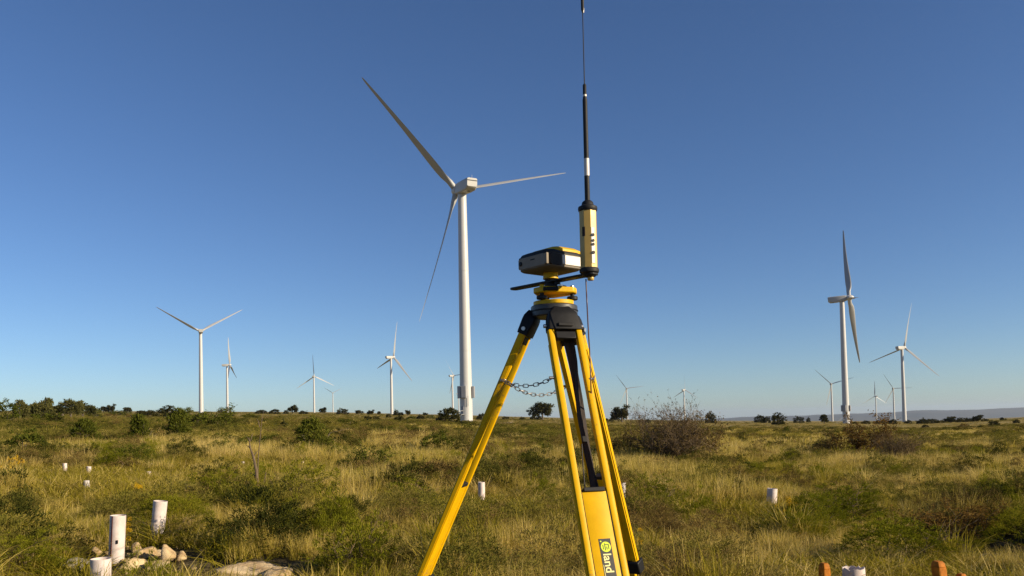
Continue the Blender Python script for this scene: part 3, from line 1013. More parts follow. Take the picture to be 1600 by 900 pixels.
# chain between the legs
ch_root = empty('safety_chain', TB + tp(830, 600), 'thin steel chain hanging between the tripod legs', 'chain')
CO = tp(830, 600)
def torus_link(c, ax_, flip, ln=.024, wd=.011, r=.0014):
    R = frame(ax_, Vector((0, 0, 1)))
    if flip: R = R @ Matrix.Rotation(math.pi / 2, 3, 'Z')
    ring = []
    path = []
    for k in range(14):
        a = 2 * math.pi * k / 14
        path.append(Vector((wd / 2 * math.cos(a), 0, (ln / 2 - wd / 2) * (1 if math.sin(a) > 0 else -1) + wd / 2 * math.sin(a))))
    rings = []
    for k in range(14):
        dd_ = (path[(k + 1) % 14] - path[k - 1]).normalized()
        s_ = Vector((0, 1, 0)); q_ = dd_.cross(s_)
        rings.append([Vector(c) + R @ (path[k] + s_ * (r * math.cos(b)) + q_ * (r * math.sin(b))) for b in (0, math.pi / 3, 2 * math.pi / 3, math.pi, 4 * math.pi / 3, 5 * math.pi / 3)])
    return MB().loft(rings, closed=True)
def chain_run(pa, pb, sag, step=.0195):
    N_ = 60
    pts = [pa.lerp(pb, i / N_) - Vector((0, 0, sag * 4 * (i / N_) * (1 - i / N_))) for i in range(N_ + 1)]
    ln = sum((pts[i + 1] - pts[i]).length for i in range(N_))
    k = max(2, round(ln / step))
    acc, j = 0.0, 0
    for i in range(N_):
        dl = (pts[i + 1] - pts[i]).length
        while j < k and acc + dl >= (j + .5) * ln / k:
            c = pts[i]
            torus_link(c - CO, pts[i + 1] - pts[i], j % 2).build('chain_link', M_CHAIN, ch_root, True)
            j += 1
        acc += dl
def railpt(fr, y_px, s, nz=0.0, off=.02):
    hp_, o_, t_, d_, n_, _ = fr
    for i in range(900):
        dd = .08 + i * .001
        w_ = hp_ + d_ * dd + t_ * (s * .049) + TB
        v = CAM_M.transposed() @ (w_ - Vector((0, 0, EYE)))
        if CY - F_PX * v.y / -v.z >= y_px:
            return hp_ + d_ * dd + t_ * (s * (.049 + off)) + n_ * nz
A1 = railpt(LF, 594, 1 if LF[2].y < 0 else -1, 0, .016)
sgl = -1 if FR[2].x > 0 else 1
B1 = railpt(FR, 590, sgl, 0, .016)
B2 = railpt(BK, 603, -1 if BK[2].x > 0 else 1, 0, .016)
chain_run(A1, B1, .022)
chain_run(A1 + Vector((.01, 0, 0)), B2, .040)
for c, fr in ((A1, LF), (B1, FR), (B2, BK)):
    MB().cyl(c - CO - fr[2] * .012, c - CO + fr[2] * .012, .0045, n=10).build('anchor_eye', M_CHAIN, ch_root, True)
hk = railpt(FR, 594, -sgl, .010, .018)
torus_link(hk - CO, Vector((.2, 0, 1)), 0, .022, .014).build('chain_link', M_STEEL, ch_root, True)
MB().cyl(hk - CO - FR[2] * (-sgl) * .016, hk - CO, .004, n=10).build('anchor_eye', M_STEEL, ch_root, True)
# ------------------------------------------------------------------ vegetation: generators
def rng(seed): return np.random.default_rng(seed)


def unit(a): return a / np.maximum(np.linalg.norm(a, axis=-1, keepdims=True), 1e-9)


def blades(seed, n, h0, h1, spread, width, lean, segs=3, droop=.5):
    r = rng(seed)
    ang = r.uniform(0, 2 * np.pi, n)
    rad = spread * np.sqrt(r.uniform(0, 1, n))
    base = np.stack([rad * np.cos(ang), rad * np.sin(ang), np.zeros(n) - .02], -1)
    out = np.stack([np.cos(ang), np.sin(ang), 0 * ang], -1)
    a2 = r.uniform(0, 2 * np.pi, n)
    dirv = unit(out * .7 + np.stack([np.cos(a2), np.sin(a2), 0 * a2], -1) * .8)
    h = r.uniform(h0, h1, n)
    ln = np.abs(r.normal(lean, lean * .7, n))
    a3 = r.uniform(0, np.pi, n)
    side = np.stack([np.cos(a3), np.sin(a3), 0 * a3], -1)
    rt = r.uniform(0, 1, n)
    V, T = [], []
    for s in range(segs + 1):
        f = s / segs
        c = base + dirv * (ln * h * (.35 * f + .65 * f * f))[:, None]
        c[:, 2] += h * (f - droop * ln * f ** 3 * .6)
        w = width * (1 - f) ** .7 * r.uniform(.8, 1.2, n)
        tt = np.stack([rt, np.full(n, f)], -1)
        if s < segs:
            V += [c - side * w[:, None] / 2, c + side * w[:, None] / 2]
            T += [tt, tt]
        else:
            V.append(c); T.append(tt)
    k = np.arange(n)
    q = [np.stack([k + 2 * s * n, k + (2 * s + 1) * n, k + (2 * s + 3) * n, k + (2 * s + 2) * n], -1) for s in range(segs - 1)]
    s = segs - 1
    tr = np.stack([k + 2 * s * n, k + (2 * s + 1) * n, k + 2 * segs * n], -1)
    return np.concatenate(V), [np.concatenate(q), tr], np.concatenate(T)


def leaves(P, Dv, ln, w, r, tint):
    """diamond leaves at P pointing along Dv"""
    n = len(P)
    Dv = unit(Dv)
    s = unit(np.cross(Dv, unit(r.normal(size=(n, 3)))))
    ln = ln * r.uniform(.6, 1.3, (n, 1))
    w = w * r.uniform(.6, 1.3, (n, 1))
    mid = P + Dv * ln * .5
    V = np.concatenate([P, mid + s * w / 2, P + Dv * ln, mid - s * w / 2])
    k = np.arange(n)
    q = np.stack([k, k + n, k + 2 * n, k + 3 * n], -1)
    return V, [q], np.concatenate([tint] * 4)


def crown(seed, nc, per, leaf, wid, shape='round', upb=.25, fill=.75, lump=.28, open_=0.0):
    """leaf cloud inside a unit crown (radius .5, height 0..1)"""
    r = rng(seed)
    d = unit(r.normal(size=(nc, 3)))
    rad = fill + (1 - fill) * r.uniform(0, 1, nc) ** .5
    rad *= 1 + lump * (vnoise(d[:, 0] * 2.2 + 9, d[:, 1] * 2.2 + d[:, 2] * 1.7 + 5, seed) * 2 - 1)
    C = d * rad[:, None] * .5
    if shape == 'round':
        C[:, 2] = C[:, 2] + .5
    elif shape == 'dome':
        C[:, 2] = np.abs(C[:, 2]) * 1.9 * .98
    elif shape == 'cone':
        z = r.uniform(0, 1, nc) ** 1.25
        a = r.uniform(0, 2 * np.pi, nc)
        rr = .5 * (1 - z * .86) * np.sqrt(r.uniform(.25, 1, nc)) * (1 + lump * (vnoise(a * 1.3, z * 4, seed) * 2 - 1) * 1.4)
        C = np.stack([rr * np.cos(a), rr * np.sin(a), z * .96], -1)
    elif shape == 'flat':
        C[:, 2] = .72 + C[:, 2] * .55
    elif shape == 'lobes':
        nl = 7
        L = np.stack([r.uniform(-.28, .28, nl), r.uniform(-.28, .28, nl), r.uniform(.35, .8, nl)], -1)
        Lr = r.uniform(.16, .27, nl)
        k = r.integers(0, nl, nc)
        C = L[k] + d * Lr[k][:, None] * (fill + (1 - fill) * r.uniform(0, 1, nc))[:, None]
    ct = r.uniform(0, 1, nc)
    cr = (.5 / np.sqrt(nc)) * 1.35
    P = np.repeat(C, per, 0) + r.normal(size=(nc * per, 3)) * cr * .62
    ctr = np.array([0, 0, .45])
    Dv = unit(P - ctr) * .8 + r.normal(size=P.shape) * .55
    Dv[:, 2] += upb
    P[:, 2] = np.maximum(P[:, 2], .005)
    tint = np.stack([np.clip(np.repeat(ct, per) * .6 + r.uniform(0, .4, len(P)), 0, 1), P[:, 2]], -1)
    return leaves(P, Dv, leaf, wid, r, tint)


def twigs(seed, n_main, spread, levels=3, r0=.012, kids=3, wob=.22, up=.5, length=.5):
    """branching bare stems, unit height"""
    r = random.Random(seed)
    mb = MB()
    out_tips = []

    def grow(p, d, ln, rad, lev):
        pts, rs = [p], [rad]
        segs = 4
        for i in range(segs):
            d = (d + Vector((r.gauss(0, wob), r.gauss(0, wob), r.gauss(0, wob * .7)))).normalized()
            p = p + d * (ln / segs)
            pts.append(p); rs.append(rad * (1 - .50 * (i + 1) / segs))
        mb.tube(pts, rs, 3 if lev else 4, False)
        out_tips.extend(pts[2:])
        if lev < levels:
            for k in range(kids):
                j = r.randint(1, segs)
                nd = (d + Vector((r.gauss(0, .75), r.gauss(0, .75), r.gauss(.15, .5)))).normalized()
                grow(pts[j], nd, ln * r.uniform(.45, .75), rs[j] * .72, lev + 1)
    for k in range(n_main):
        a = r.uniform(0, 2 * math.pi)
        s = spread * r.uniform(.3, 1)
        grow(Vector((math.cos(a) * .05, math.sin(a) * .05, -.01)), Vector((math.cos(a) * s, math.sin(a) * s, up + r.uniform(.2, .6))).normalized(), length * r.uniform(.7, 1.15), r0 * r.uniform(.7, 1.2), 0)
    return mb, out_tips


MESH = {}


def veg_mesh(key, V, F, T, mat):
    me = np_mesh(key, V, F, False, T)
    me.materials.append(mat)
    return me


def mb_mesh(name, mb, mat):
    me = bpy.data.meshes.new(name)
    me.from_pydata(mb.v, [], mb.f)
    me.update()
    me.materials.append(mat)
    return me


def cat_(parts):
    V, Q, T, off = [], [], [], 0
    for v, f, t in parts:
        V.append(v); T.append(t)
        Q.append([x + off for x in f])
        off += len(v)
    faces = []
    for k in (3, 4):
        fs_ = [x for f in Q for x in f if x.shape[1] == k]
        if fs_: faces.append(np.concatenate(fs_))
    return np.concatenate(V), faces, np.concatenate(T)


def tip_leaves(tips, seed, per, leaf, wid, jit=.02):
    r = rng(seed)
    P = np.repeat(np.array([tuple(t) for t in tips]), per, 0)
    P = P + r.normal(size=P.shape) * jit
    Dv = r.normal(size=P.shape); Dv[:, 2] += .3
    return leaves(P, Dv, leaf, wid, r, r.uniform(0, 1, (len(P), 2)))


def proto(kind, v):
    """(foliage mesh, stem mesh) of unit size: height 1, width about 1"""
    key = (kind, v)
    if key in MESH: return MESH[key]
    sd = v * 17 + 3
    if kind == 'juniper':
        V = crown(sd, 190, 34, .070, .018, 'cone', .9, .6, .38)
        mb, _ = twigs(sd, 5, .35, 1, .018, 2, .1, 1.0, .6)
        res = veg_mesh('juniper_foliage', *V, V_JUN), mb_mesh('juniper_stem', mb, M_BARK)
    elif kind == 'bush':
        V = crown(sd, 130, 26, .07, .032, 'dome', .35, .7, .35)
        mb, _ = twigs(sd, 6, .8, 1, .02, 2, .15, .6, .5)
        res = veg_mesh('bush_foliage', *V, V_JUN), mb_mesh('bush_stem', mb, M_BARK)
    elif kind == 'darkbush':
        V = crown(sd, 130, 34, .072, .042, 'dome', .2, .5, .32)
        mb, _ = twigs(sd, 6, .8, 1, .02, 2, .15, .6, .5)
        res = veg_mesh('dark_bush_foliage', *V, V_OAK), mb_mesh('dark_bush_stem', mb, M_BARK)
    elif kind == 'tree':
        V = crown(sd, 120, 34, .075, .044, 'lobes', .2, .45, .3)
        mb = MB()
        mb.tube([(0, 0, -.05), (.01, 0, .2), (0, .01, .42), (.01, 0, .6)], [.042, .034, .026, .012], 7)
        rr_ = random.Random(sd)
        for k in range(6):
            a = k * 1.05 + rr_.random()
            mb.tube([(0, 0, .28 + .05 * k), (.12 * math.cos(a), .12 * math.sin(a), .42 + .05 * k), (.24 * math.cos(a), .24 * math.sin(a), .55 + .04 * k)], [.02, .013, .005], 5)
        res = veg_mesh('tree_crown', *V, V_OAK), mb_mesh('tree_trunk', mb, M_BARK)
    elif kind == 'pine':
        V = crown(sd, 130, 34, .070, .036, 'lobes', .3, .4, .4)
        mb = MB()
        mb.tube([(0, 0, -.05), (.015, 0, .25), (0, .01, .5), (.01, 0, .8)], [.045, .036, .024, .008], 7)
        rr_ = random.Random(sd)
        for k in range(7):
            a = k * 1.1 + rr_.random()
            mb.tube([(0, 0, .22 + .07 * k), (.13 * math.cos(a), .13 * math.sin(a), .32 + .07 * k), (.25 * math.cos(a), .25 * math.sin(a), .38 + .07 * k)], [.018, .012, .005], 5)
        res = veg_mesh('grey_tree_crown', *V, V_PINE), mb_mesh('grey_tree_trunk', mb, M_BARK)
    elif kind == 'conifer':
        V = crown(sd, 170, 22, .075, .026, 'cone', .2, .5, .45)
        mb = MB().tube([(0, 0, -.04), (0, .005, .5), (0, 0, .98)], [.035, .02, .004], 6)
        res = veg_mesh('conifer_crown', *V, V_PINE), mb_mesh('conifer_trunk', mb, M_BARK)
    elif kind == 'loose':
        mb, tips = twigs(sd, 9, .9, 2, .014, 3, .22, .5, .52)
        V = tip_leaves(tips, sd, 12, .055, .022, .035)
        res = veg_mesh('loose_foliage', *V, V_JUN), mb_mesh('loose_stem', mb, M_TWIG)
    elif kind == 'tangle':
        mb, tips = twigs(sd, 40, .80, 2, .012, 7, .22, .70, .72)
        tips2 = [t for i, t in enumerate(tips) if i % 2 == 0]
        V = tip_leaves(tips2, sd, 6, .020, .010, .007)
        res = veg_mesh('tangled_leaf', *V, V_BROWN), mb_mesh('tangled_stem', mb, M_TWIG)
    elif kind == 'rusty':
        mb, tips = twigs(sd, 10, 1.0, 2, .010, 4, .25, .40, .5)
        V = tip_leaves(tips, sd, 6, .05, .018, .03)
        res = veg_mesh('rusty_foliage', *V, V_RUST if v % 2 else V_BROWN), mb_mesh('rusty_stem', mb, M_TWIG)
    elif kind == 'brown':
        V = crown(sd, 110, 24, .07, .022, 'dome', .3, .6, .4)
        mb, _ = twigs(sd, 8, .9, 2, .012, 2, .2, .5, .5)
        res = veg_mesh('brown_bush_foliage', *V, V_BROWN), mb_mesh('brown_bush_stem', mb, M_TWIG)
    elif kind == 'cushion':
        V = crown(sd, 520, 26, .040, .0065, 'dome', .7, .84, .16)
        mb, _ = twigs(sd, 8, 1.1, 1, .012, 2, .1, .5, .5)
        res = veg_mesh('cushion_foliage', *V, V_CUSH), mb_mesh('cushion_stem', mb, M_TWIG)
    elif kind == 'sprig':
        V = crown(sd, 420, 30, .042, .0095, 'dome', 1.0, .5, .42)
        mb, _ = twigs(sd, 9, .8, 2, .010, 3, .15, .7, .6)
        res = veg_mesh('sprig_foliage', *V, V_CUSH), mb_mesh('sprig_stem', mb, M_TWIG)
    fo, st = res
    co = np.zeros(len(fo.vertices) * 3, np.float32); fo.vertices.foreach_get('co', co); co = co.reshape(-1, 3)
    cs = np.zeros(len(st.vertices) * 3, np.float32); st.vertices.foreach_get('co', cs); cs = cs.reshape(-1, 3)
    wx = max(np.percentile(co[:, 0], 97.5) - np.percentile(co[:, 0], 2.5), np.percentile(co[:, 1], 97.5) - np.percentile(co[:, 1], 2.5))
    hz = np.percentile(co[:, 2], 86 if kind in ('tangle', 'rusty') else 98)
    for me_, c_ in ((fo, co), (st, cs)):
        c_ /= np.array([wx, wx, hz], np.float32)
        me_.vertices.foreach_set('co', c_.ravel()); me_.update()
    MESH[key] = res
    return res


GROUP = {'juniper': 'juniper bushes on the heath', 'bush': 'green bushes on the heath', 'darkbush': 'dark evergreen bushes', 'tree': 'small dark trees', 'pine': 'grey-green trees of the left wood',
         'conifer': 'grey-green trees of the left wood', 'loose': 'loose open shrubs', 'tangle': 'bare tangled shrubs', 'rusty': 'rusty spiny shrubs', 'brown': 'brown scrub bushes', 'cushion': 'cushion plants', 'sprig': 'low green shrubs'}
NAME = {'juniper': 'juniper_bush', 'bush': 'green_bush', 'darkbush': 'evergreen_bush', 'tree': 'small_tree', 'pine': 'grey_green_tree', 'conifer': 'conifer_tree', 'loose': 'open_shrub',
        'tangle': 'tangled_shrub', 'rusty': 'spiny_shrub', 'brown': 'brown_bush', 'cushion': 'cushion_plant', 'sprig': 'leafy_shrub'}
TREES = ('tree', 'pine', 'conifer')
PR = random.Random(77)


def plant(kind, v, px, py, w, h, label, depth=None):
    if depth:
        p = at(px, py, depth); p.z = gz(p.x, p.y)
    else:
        p = hit(px, py)
    s = p.y / F_PX
    fo, st = proto(kind, v)
    root = empty(NAME[kind], p, label, 'tree' if kind in TREES else 'shrub', GROUP[kind])
    root.rotation_euler = (0, 0, PR.uniform(0, 6.28))
    root.scale = (w * s * 1.05, w * s * 1.05, h * s * 1.05)
    f = bpy.data.objects.new('crown' if kind in TREES else 'foliage', fo)
    link(f, root)
    t_ = bpy.data.objects.new('trunk' if kind in TREES else 'stem', st)
    link(t_, root)
    return root


PLANTS = [
    # left wood
    ('bush', 1, 6, 664, 40, 34, 'dense green bush at the left edge of the photograph, beside the wood'),
    ('conifer', 1, 31, 663, 36, 34, 'pointed conifer second from the left edge of the wood'),
    ('pine', 1, 52, 660, 30, 24, 'rounded grey-green tree between the pointed conifer and the tall pine', None),
    ('pine', 2, 65, 662, 24, 36, 'tall thin grey-green pine with a tuft on top in the left wood'),
    ('pine', 3, 97, 652, 30, 16, 'low spreading tree behind the middle of the left wood'),
    ('darkbush', 1, 88, 668, 20, 20, 'small dark bush in front of the left wood'),
    ('pine', 4, 111, 655, 28, 28, 'flat-topped pine, second tallest tree of the left wood'),
    ('pine', 5, 130, 654, 28, 21, 'rounded grey-green tree at the right end of the left wood'),
    ('bush', 2, 72, 668, 44, 20, 'broad grey-green bush at the foot of the tall pine'),
    # skyline left
    ('tree', 1, 162, 641, 11, 9, 'left one of a pair of round trees on the left skyline', 620),
    ('tree', 2, 174, 641, 13, 12, 'taller right one of a pair of round trees on the left skyline', 620),
    ('tree', 3, 198, 641, 10, 8.5, 'single small round tree on skyline right of the round pair', 620),
    ('darkbush', 2, 217, 642, 7, 4.5, 'tiny dark bush on the skyline left of the V-bladed turbine', 560),
    ('darkbush', 3, 265, 653, 28, 17, 'round dark bush left of the foot of the V-bladed turbine'),
    ('loose', 1, 291, 645, 22, 13, 'thin see-through tree beside the foot of the V-bladed turbine', 300),
    ('loose', 2, 322, 673, 76, 33, 'wide open green shrub in front of the V-bladed turbine'),
    ('darkbush', 4, 346, 642, 8, 5, 'little dark bush between the V-bladed and the side-on turbine', 600),
    ('brown', 1, 172, 655, 18, 8, 'flat brownish bush below the pair of round skyline trees'),
    ('brown', 2, 207, 655, 26, 8, 'flat brown bush on the slope above the middle juniper'),
    # junipers of the left middle ground
    ('bush', 3, 40, 715, 54, 40, 'light green bush low at the left edge, nearest of the left bushes'),
    ('juniper', 1, 132, 698, 58, 40, 'broad juniper left of the two other left-hand junipers'),
    ('juniper', 2, 217, 698, 48, 46, 'spire-topped juniper in the middle of the left three'),
    ('juniper', 3, 279, 694, 56, 50, 'dense tall juniper in front of the V-bladed turbine'),
    ('juniper', 4, 487, 711, 62, 52, 'large juniper with upright shoots left of the photo centre'),
    ('bush', 4, 684, 711, 46, 34, 'compact dark green bush left of the tripod in mid distance'),
    ('loose', 3, 582, 748, 54, 46, 'leafy green shrub with a raised branch left of the tripod'),
    ('bush', 5, 120, 724, 40, 16, 'small low green bush above the leftmost far tubes'),
    ('darkbush', 5, 445, 681, 18, 20, 'small dark bush standing behind the large central juniper', None),
    ('brown', 3, 190, 737, 48, 20, 'dark brown heather mound above the two tall white tubes'),
    # central skyline and slope
    ('darkbush', 6, 408, 643, 16, 6, 'low dark bush on the skyline, leftmost right of the side-on turbine', 500),
    ('darkbush', 1, 428, 643, 18, 7, 'low wide bush on skyline just left of the round skyline tree', 500),
    ('tree', 4, 457, 643, 12, 13, 'round skyline tree left of the thin distant turbine', 560),
    ('darkbush', 2, 447, 643, 7, 6, 'small bush tucked against the round skyline tree', 540),
    ('darkbush', 3, 474, 643, 13, 5, 'flat bush on skyline left of the thin distant turbine foot', 540),
    ('tree', 5, 505, 643, 10, 9, 'small tree between the thin and the tiny distant turbine', 600),
    ('darkbush', 4, 535, 643, 17, 8, 'broad dark bush right of the tiny distant turbine', 560),
    ('tree', 1, 560, 644, 11, 6.5, 'first small round tree right of the broad skyline bush', 560),
    ('tree', 2, 580, 644, 10, 7, 'second small round tree right of the broad skyline bush', 600),
    ('tree', 3, 592, 644, 6, 5.5, 'tiniest skyline tree left of the mid-sized turbine', 600),
    ('darkbush', 5, 619, 645, 9, 8, 'dark bush right against the mid-sized turbine foot', 480),
    ('darkbush', 6, 627, 646, 7, 5, 'middle one of three bushes right of the mid-sized turbine', 480),
    ('tree', 4, 637, 646, 9, 8, 'rounded last of three bushes right of the mid-sized turbine', 480),
    ('tree', 5, 665, 643, 7, 5, 'lone tiny tree on the skyline left of the nearest turbine', 700),
    ('darkbush', 1, 575, 661, 12, 10, 'left one of two round dark bushes on the slope below the skyline'),
    ('darkbush', 2, 588, 659, 11, 8, 'right one of two round dark bushes on the slope below the skyline'),
    ('darkbush', 3, 607, 652, 7, 5, 'small bush on the slope below the mid-sized turbine'),
    ('darkbush', 4, 624, 660, 16, 9, 'dark flat bush on the slope left of a paler one'),
    ('bush', 1, 641, 659, 20, 8, 'pale green flat bush on the slope next to a dark one'),
    ('darkbush', 5, 657, 655, 12, 6, 'small brownish bush on slope left of the big round bush'),
    ('bush', 2, 672, 655, 13, 6, 'greenish small bush nearest to the left of the big round bush'),
    ('darkbush', 6, 702, 664, 34, 24, 'big round dark bush left of the nearest turbine foot'),
    ('darkbush', 1, 752, 655, 14, 9, 'dark bush just right of the nearest turbine foot', 300),
    ('tree', 1, 848, 656, 31, 24, 'round dark tree seen between the tripod legs'),
    ('darkbush', 2, 838, 656, 14, 10, 'small bush at left foot of the tree between the tripod legs'),
    ('darkbush', 3, 766, 660, 9, 5, 'tiny dark bush on the dirt track behind the left tripod leg'),
    ('darkbush', 4, 790, 653, 10, 4, 'low bush on the skyline behind the left tripod leg', 420),
    ('darkbush', 5, 816, 653, 9, 4, 'low bush on skyline left of the tree between the tripod legs', 420),
    # right of the tripod
    ('tree', 2, 972, 660, 26, 23, 'dark flat-topped tree right of the tripod, before a distant turbine'),
    ('darkbush', 6, 947, 656, 7, 5, 'first tiny bush right of the tripod on the skyline', 420),
    ('darkbush', 1, 955, 656, 8, 6, 'second tiny bush right of the tripod on the skyline', 430),
    ('darkbush', 2, 1003, 656, 8, 5, 'tiny skyline bush left of the tangled bare shrub', 420),
    ('darkbush', 3, 1012, 656, 8, 6, 'small skyline bush touching the left of the tangled bare shrub', 420),
    ('darkbush', 4, 1110, 661, 15, 15, 'upright dark bush at the right shoulder of the tangled shrub'),
    ('brown', 4, 975, 722, 50, 44, 'olive brown bush between the tripod and the tangled shrub'),
    ('darkbush', 1, 1186, 660, 14, 10, 'left of three dark round bushes grouped on right skyline'),
    ('darkbush', 2, 1197, 661, 13, 9, 'middle of three dark round bushes grouped on right skyline'),
    ('darkbush', 3, 1216, 664, 18, 17, 'tallest right-hand one of three dark bushes grouped on right skyline'),
    ('darkbush', 4, 1248, 661, 14, 9, 'single dark round bush right of the three grouped bushes'),
    ('darkbush', 5, 1263, 660, 6, 7, 'narrow little bush left of the single-stemmed tree'),
    ('tree', 3, 1288, 662, 12, 13, 'single-stemmed small tree left of the side-on turbine foot'),
    ('darkbush', 6, 1335, 660, 12, 4, 'low bush just right of the side-on turbine foot', 380),
    ('darkbush', 1, 1352, 660, 12, 6, 'dark bush beside the foot of the small far turbine', 380),
    ('darkbush', 2, 1378, 660, 20, 6, 'long low bush between the small far turbine and the rightmost tall one', 400),
    ('darkbush', 3, 1394, 663, 13, 7, 'dark bush in front of the rightmost tall turbine'),
    ('darkbush', 4, 1419, 660, 10, 5, 'small bush touching the foot of the rightmost tall turbine', 420),
    ('darkbush', 5, 1441, 660, 16, 8, 'first bush of the long row right of the rightmost turbine', 380),
    ('darkbush', 6, 1455, 660, 18, 7, 'second bush of the long row right of the rightmost turbine', 390),
    ('darkbush', 1, 1470, 660, 14, 5, 'third and lowest bush of the long row on right skyline', 400),
    ('tree', 4, 1485, 661, 16, 10, 'round tallest bush of the long row on right skyline', 370),
    ('darkbush', 2, 1500, 661, 10, 8, 'small bush right of the tallest one in the long row', 370),
    ('darkbush', 3, 1512, 660, 16, 7, 'wide bush before the last round one in the long row', 370),
    ('tree', 5, 1526, 660, 14, 10, 'last round bush of the long row on right skyline', 370),
    ('darkbush', 4, 1539, 660, 11, 6, 'trailing low bush after the long row on right skyline', 350),
    ('tree', 1, 1566, 654, 8, 6, 'small tree on the rise near the right edge', 420),
    ('darkbush', 5, 1588, 662, 9, 6, 'small dark bush on rise below the tree near the right edge'),
    ('darkbush', 6, 1446, 669, 9, 5, 'small flat dark bush in the meadow below the long row'),
    ('brown', 1, 1505, 673, 20, 10, 'flat brown bush on the meadow below the tallest row bush'),
    ('darkbush', 1, 1535, 669, 8, 4, 'tiny dark bush on the meadow right of the flat brown one'),
    ('darkbush', 2, 1553, 667, 14, 9, 'dark slanting bush at the start of the rise, right meadow'),
    ('brown', 2, 1589, 676, 11, 6, 'small brown bush at the right edge of the meadow'),
    ('darkbush', 3, 1162, 685, 12, 9, 'round dark bush alone on the meadow right of the tangled shrub'),
    ('brown', 3, 1190, 690, 8, 9, 'small reddish brown bush beside the lone dark one on meadow'),
    ('bush', 5, 1229, 676, 9, 8, 'small pointed green bush on the meadow below the three grouped bushes'),
    ('darkbush', 4, 1455, 722, 19, 15, 'round dark bush just below the earth bank'),
    ('juniper', 1, 1509, 730, 24, 22, 'dark pointed juniper below the earth bank, right meadow'),
    # the tangles
    ('tangle', 1, 1050, 728, 112, 68, 'large tangled twiggy brown shrub right of the tripod'),
    ('rusty', 2, 1092, 722, 70, 44, 'thin brown spray of twigs growing from the tangled shrub\'s right side'),
    ('rusty', 1, 1346, 718, 72, 46, 'rusty yellow spiny shrub in the right middle ground'),
    ('rusty', 4, 1312, 716, 56, 24, 'low dark spiny shrub left of the rusty yellow one'),
    ('tangle', 2, 1405, 730, 58, 40, 'thin twiggy brown shrub right of the rusty yellow one'),
    # near field
    ('cushion', 1, 270, 838, 120, 58, 'dense rounded green cushion plant beside the leaning white tube'),
    ('sprig', 1, 468, 792, 120, 62, 'low dark green shrub right of the bare sapling'),
    ('sprig', 2, 340, 790, 90, 50, 'bright green leafy shrub left of the bare sapling'),
    ('sprig', 3, 560, 905, 120, 84, 'dark green shrub low in front, left of the tripod'),
    ('sprig', 4, 1402, 888, 160, 72, 'bright green shrub at the bottom right between the orange stakes'),
    ('cushion', 2, 1275, 832, 90, 56, 'dark green mound right of the short white tube'),
    ('rusty', 3, 1512, 846, 120, 40, 'rusty low shrub at the edge of the dark hollow'),
    ('cushion', 2, 1610, 872, 130, 70, 'dark shrub at the right edge shading the hollow'),  # invented shrub on the bank, there to cast shade into the hollow
    ('sprig', 5, 640, 800, 90, 46, 'low green shrub just left of the left tripod leg'),
    ('brown', 4, 350, 790, 90, 44, 'grey brown heather mound below the bare sapling'),
    ('sprig', 1, 1020, 800, 80, 50, 'low green shrub right of the tripod beside a white tube'),
    ('sprig', 3, 1320, 815, 110, 50, 'ragged green shrub above the dark hollow'),
    ('brown', 1, 660, 770, 110, 44, 'dark brown heather mound behind the left tripod leg'),
    ('sprig', 2, 30, 905, 110, 66, 'bushy green shrub in the bottom left corner'),
    ('bush', 1, 148, 652, 22, 11, 'low green bush just right of the left wood'),
    ('bush', 3, 186, 650, 26, 8, 'flat green bush below the gap between round tree pair and single tree'),
    ('darkbush', 2, 232, 651, 26, 9, 'dark low bush left of the round dark bush by the V-bladed turbine'),
    ('bush', 4, 246, 666, 20, 10, 'small green bush left of the dense tall juniper'),
    ('bush', 2, 345, 656, 24, 9, 'low green bush at the right end of the wide open shrub'),
    ('bush', 5, 392, 655, 26, 8, 'flat green bush right of the small side-on turbine'),
    ('brown', 2, 418, 661, 30, 9, 'flat brownish bush above the dead sapling'),
    ('bush', 3, 545, 665, 34, 9, 'broad flat green bush on the slope left of two round dark bushes'),
    ('brown', 3, 600, 684, 40, 12, 'wide brown heather bush in the centre left middle ground'),
    ('bush', 1, 560, 690, 40, 14, 'low green scrub bush right of the large central juniper'),
    ('bush', 4, 425, 700, 44, 18, 'low green scrub bush left of the large central juniper'),
    ('bush', 2, 330, 700, 40, 16, 'low green bush below the wide open shrub'),
    ('bush', 5, 820, 690, 40, 14, 'low green scrub bush seen between the tripod legs'),
    ('darkbush', 6, 1345, 735, 50, 16, 'dark low scrub below the rusty yellow shrub'),
    ('bush', 3, 1180, 745, 60, 20, 'low green scrub above the lone white tube right of tripod'),
    ('brown', 4, 1500, 770, 60, 22, 'dark brown heather mound in the right grass'),
]
for q in PLANTS:
    plant(*q)

# ------------------------------------------------------------------ bare sapling, tubes, stakes, stones
sp = hit(404, 782)
s_ = sp.y / F_PX
sap = empty('bare_sapling', sp, 'dead leafless sapling with a pale trunk, standing in the left grass', 'sapling')
def spx(x, y, dy=0): return Vector(((x - 404) * s_, dy, (782 - y) * s_))
MB().tube([spx(404, 790), spx(402, 760), spx(401, 735), spx(397, 715), spx(392, 700), spx(390, 684)], [3.4 * s_, 2.7 * s_, 2.3 * s_, 1.8 * s_, 1.3 * s_, .5 * s_], 7).build('trunk', M_PALEBARK, sap, True)
MB().tube([spx(402, 760, .02), spx(402, 720, .05), spx(405, 685, .06), spx(409, 655, .05), spx(412, 643, .05)], [1.0 * s_, .85 * s_, .7 * s_, .5 * s_, .25 * s_], 5).build('side_branch', M_PALEBARK, sap)
MB().tube([spx(412, 778), spx(413, 755), spx(416, 738)], [1.5 * s_, 1.1 * s_, .5 * s_], 5).build('side_branch', M_PALEBARK, sap)
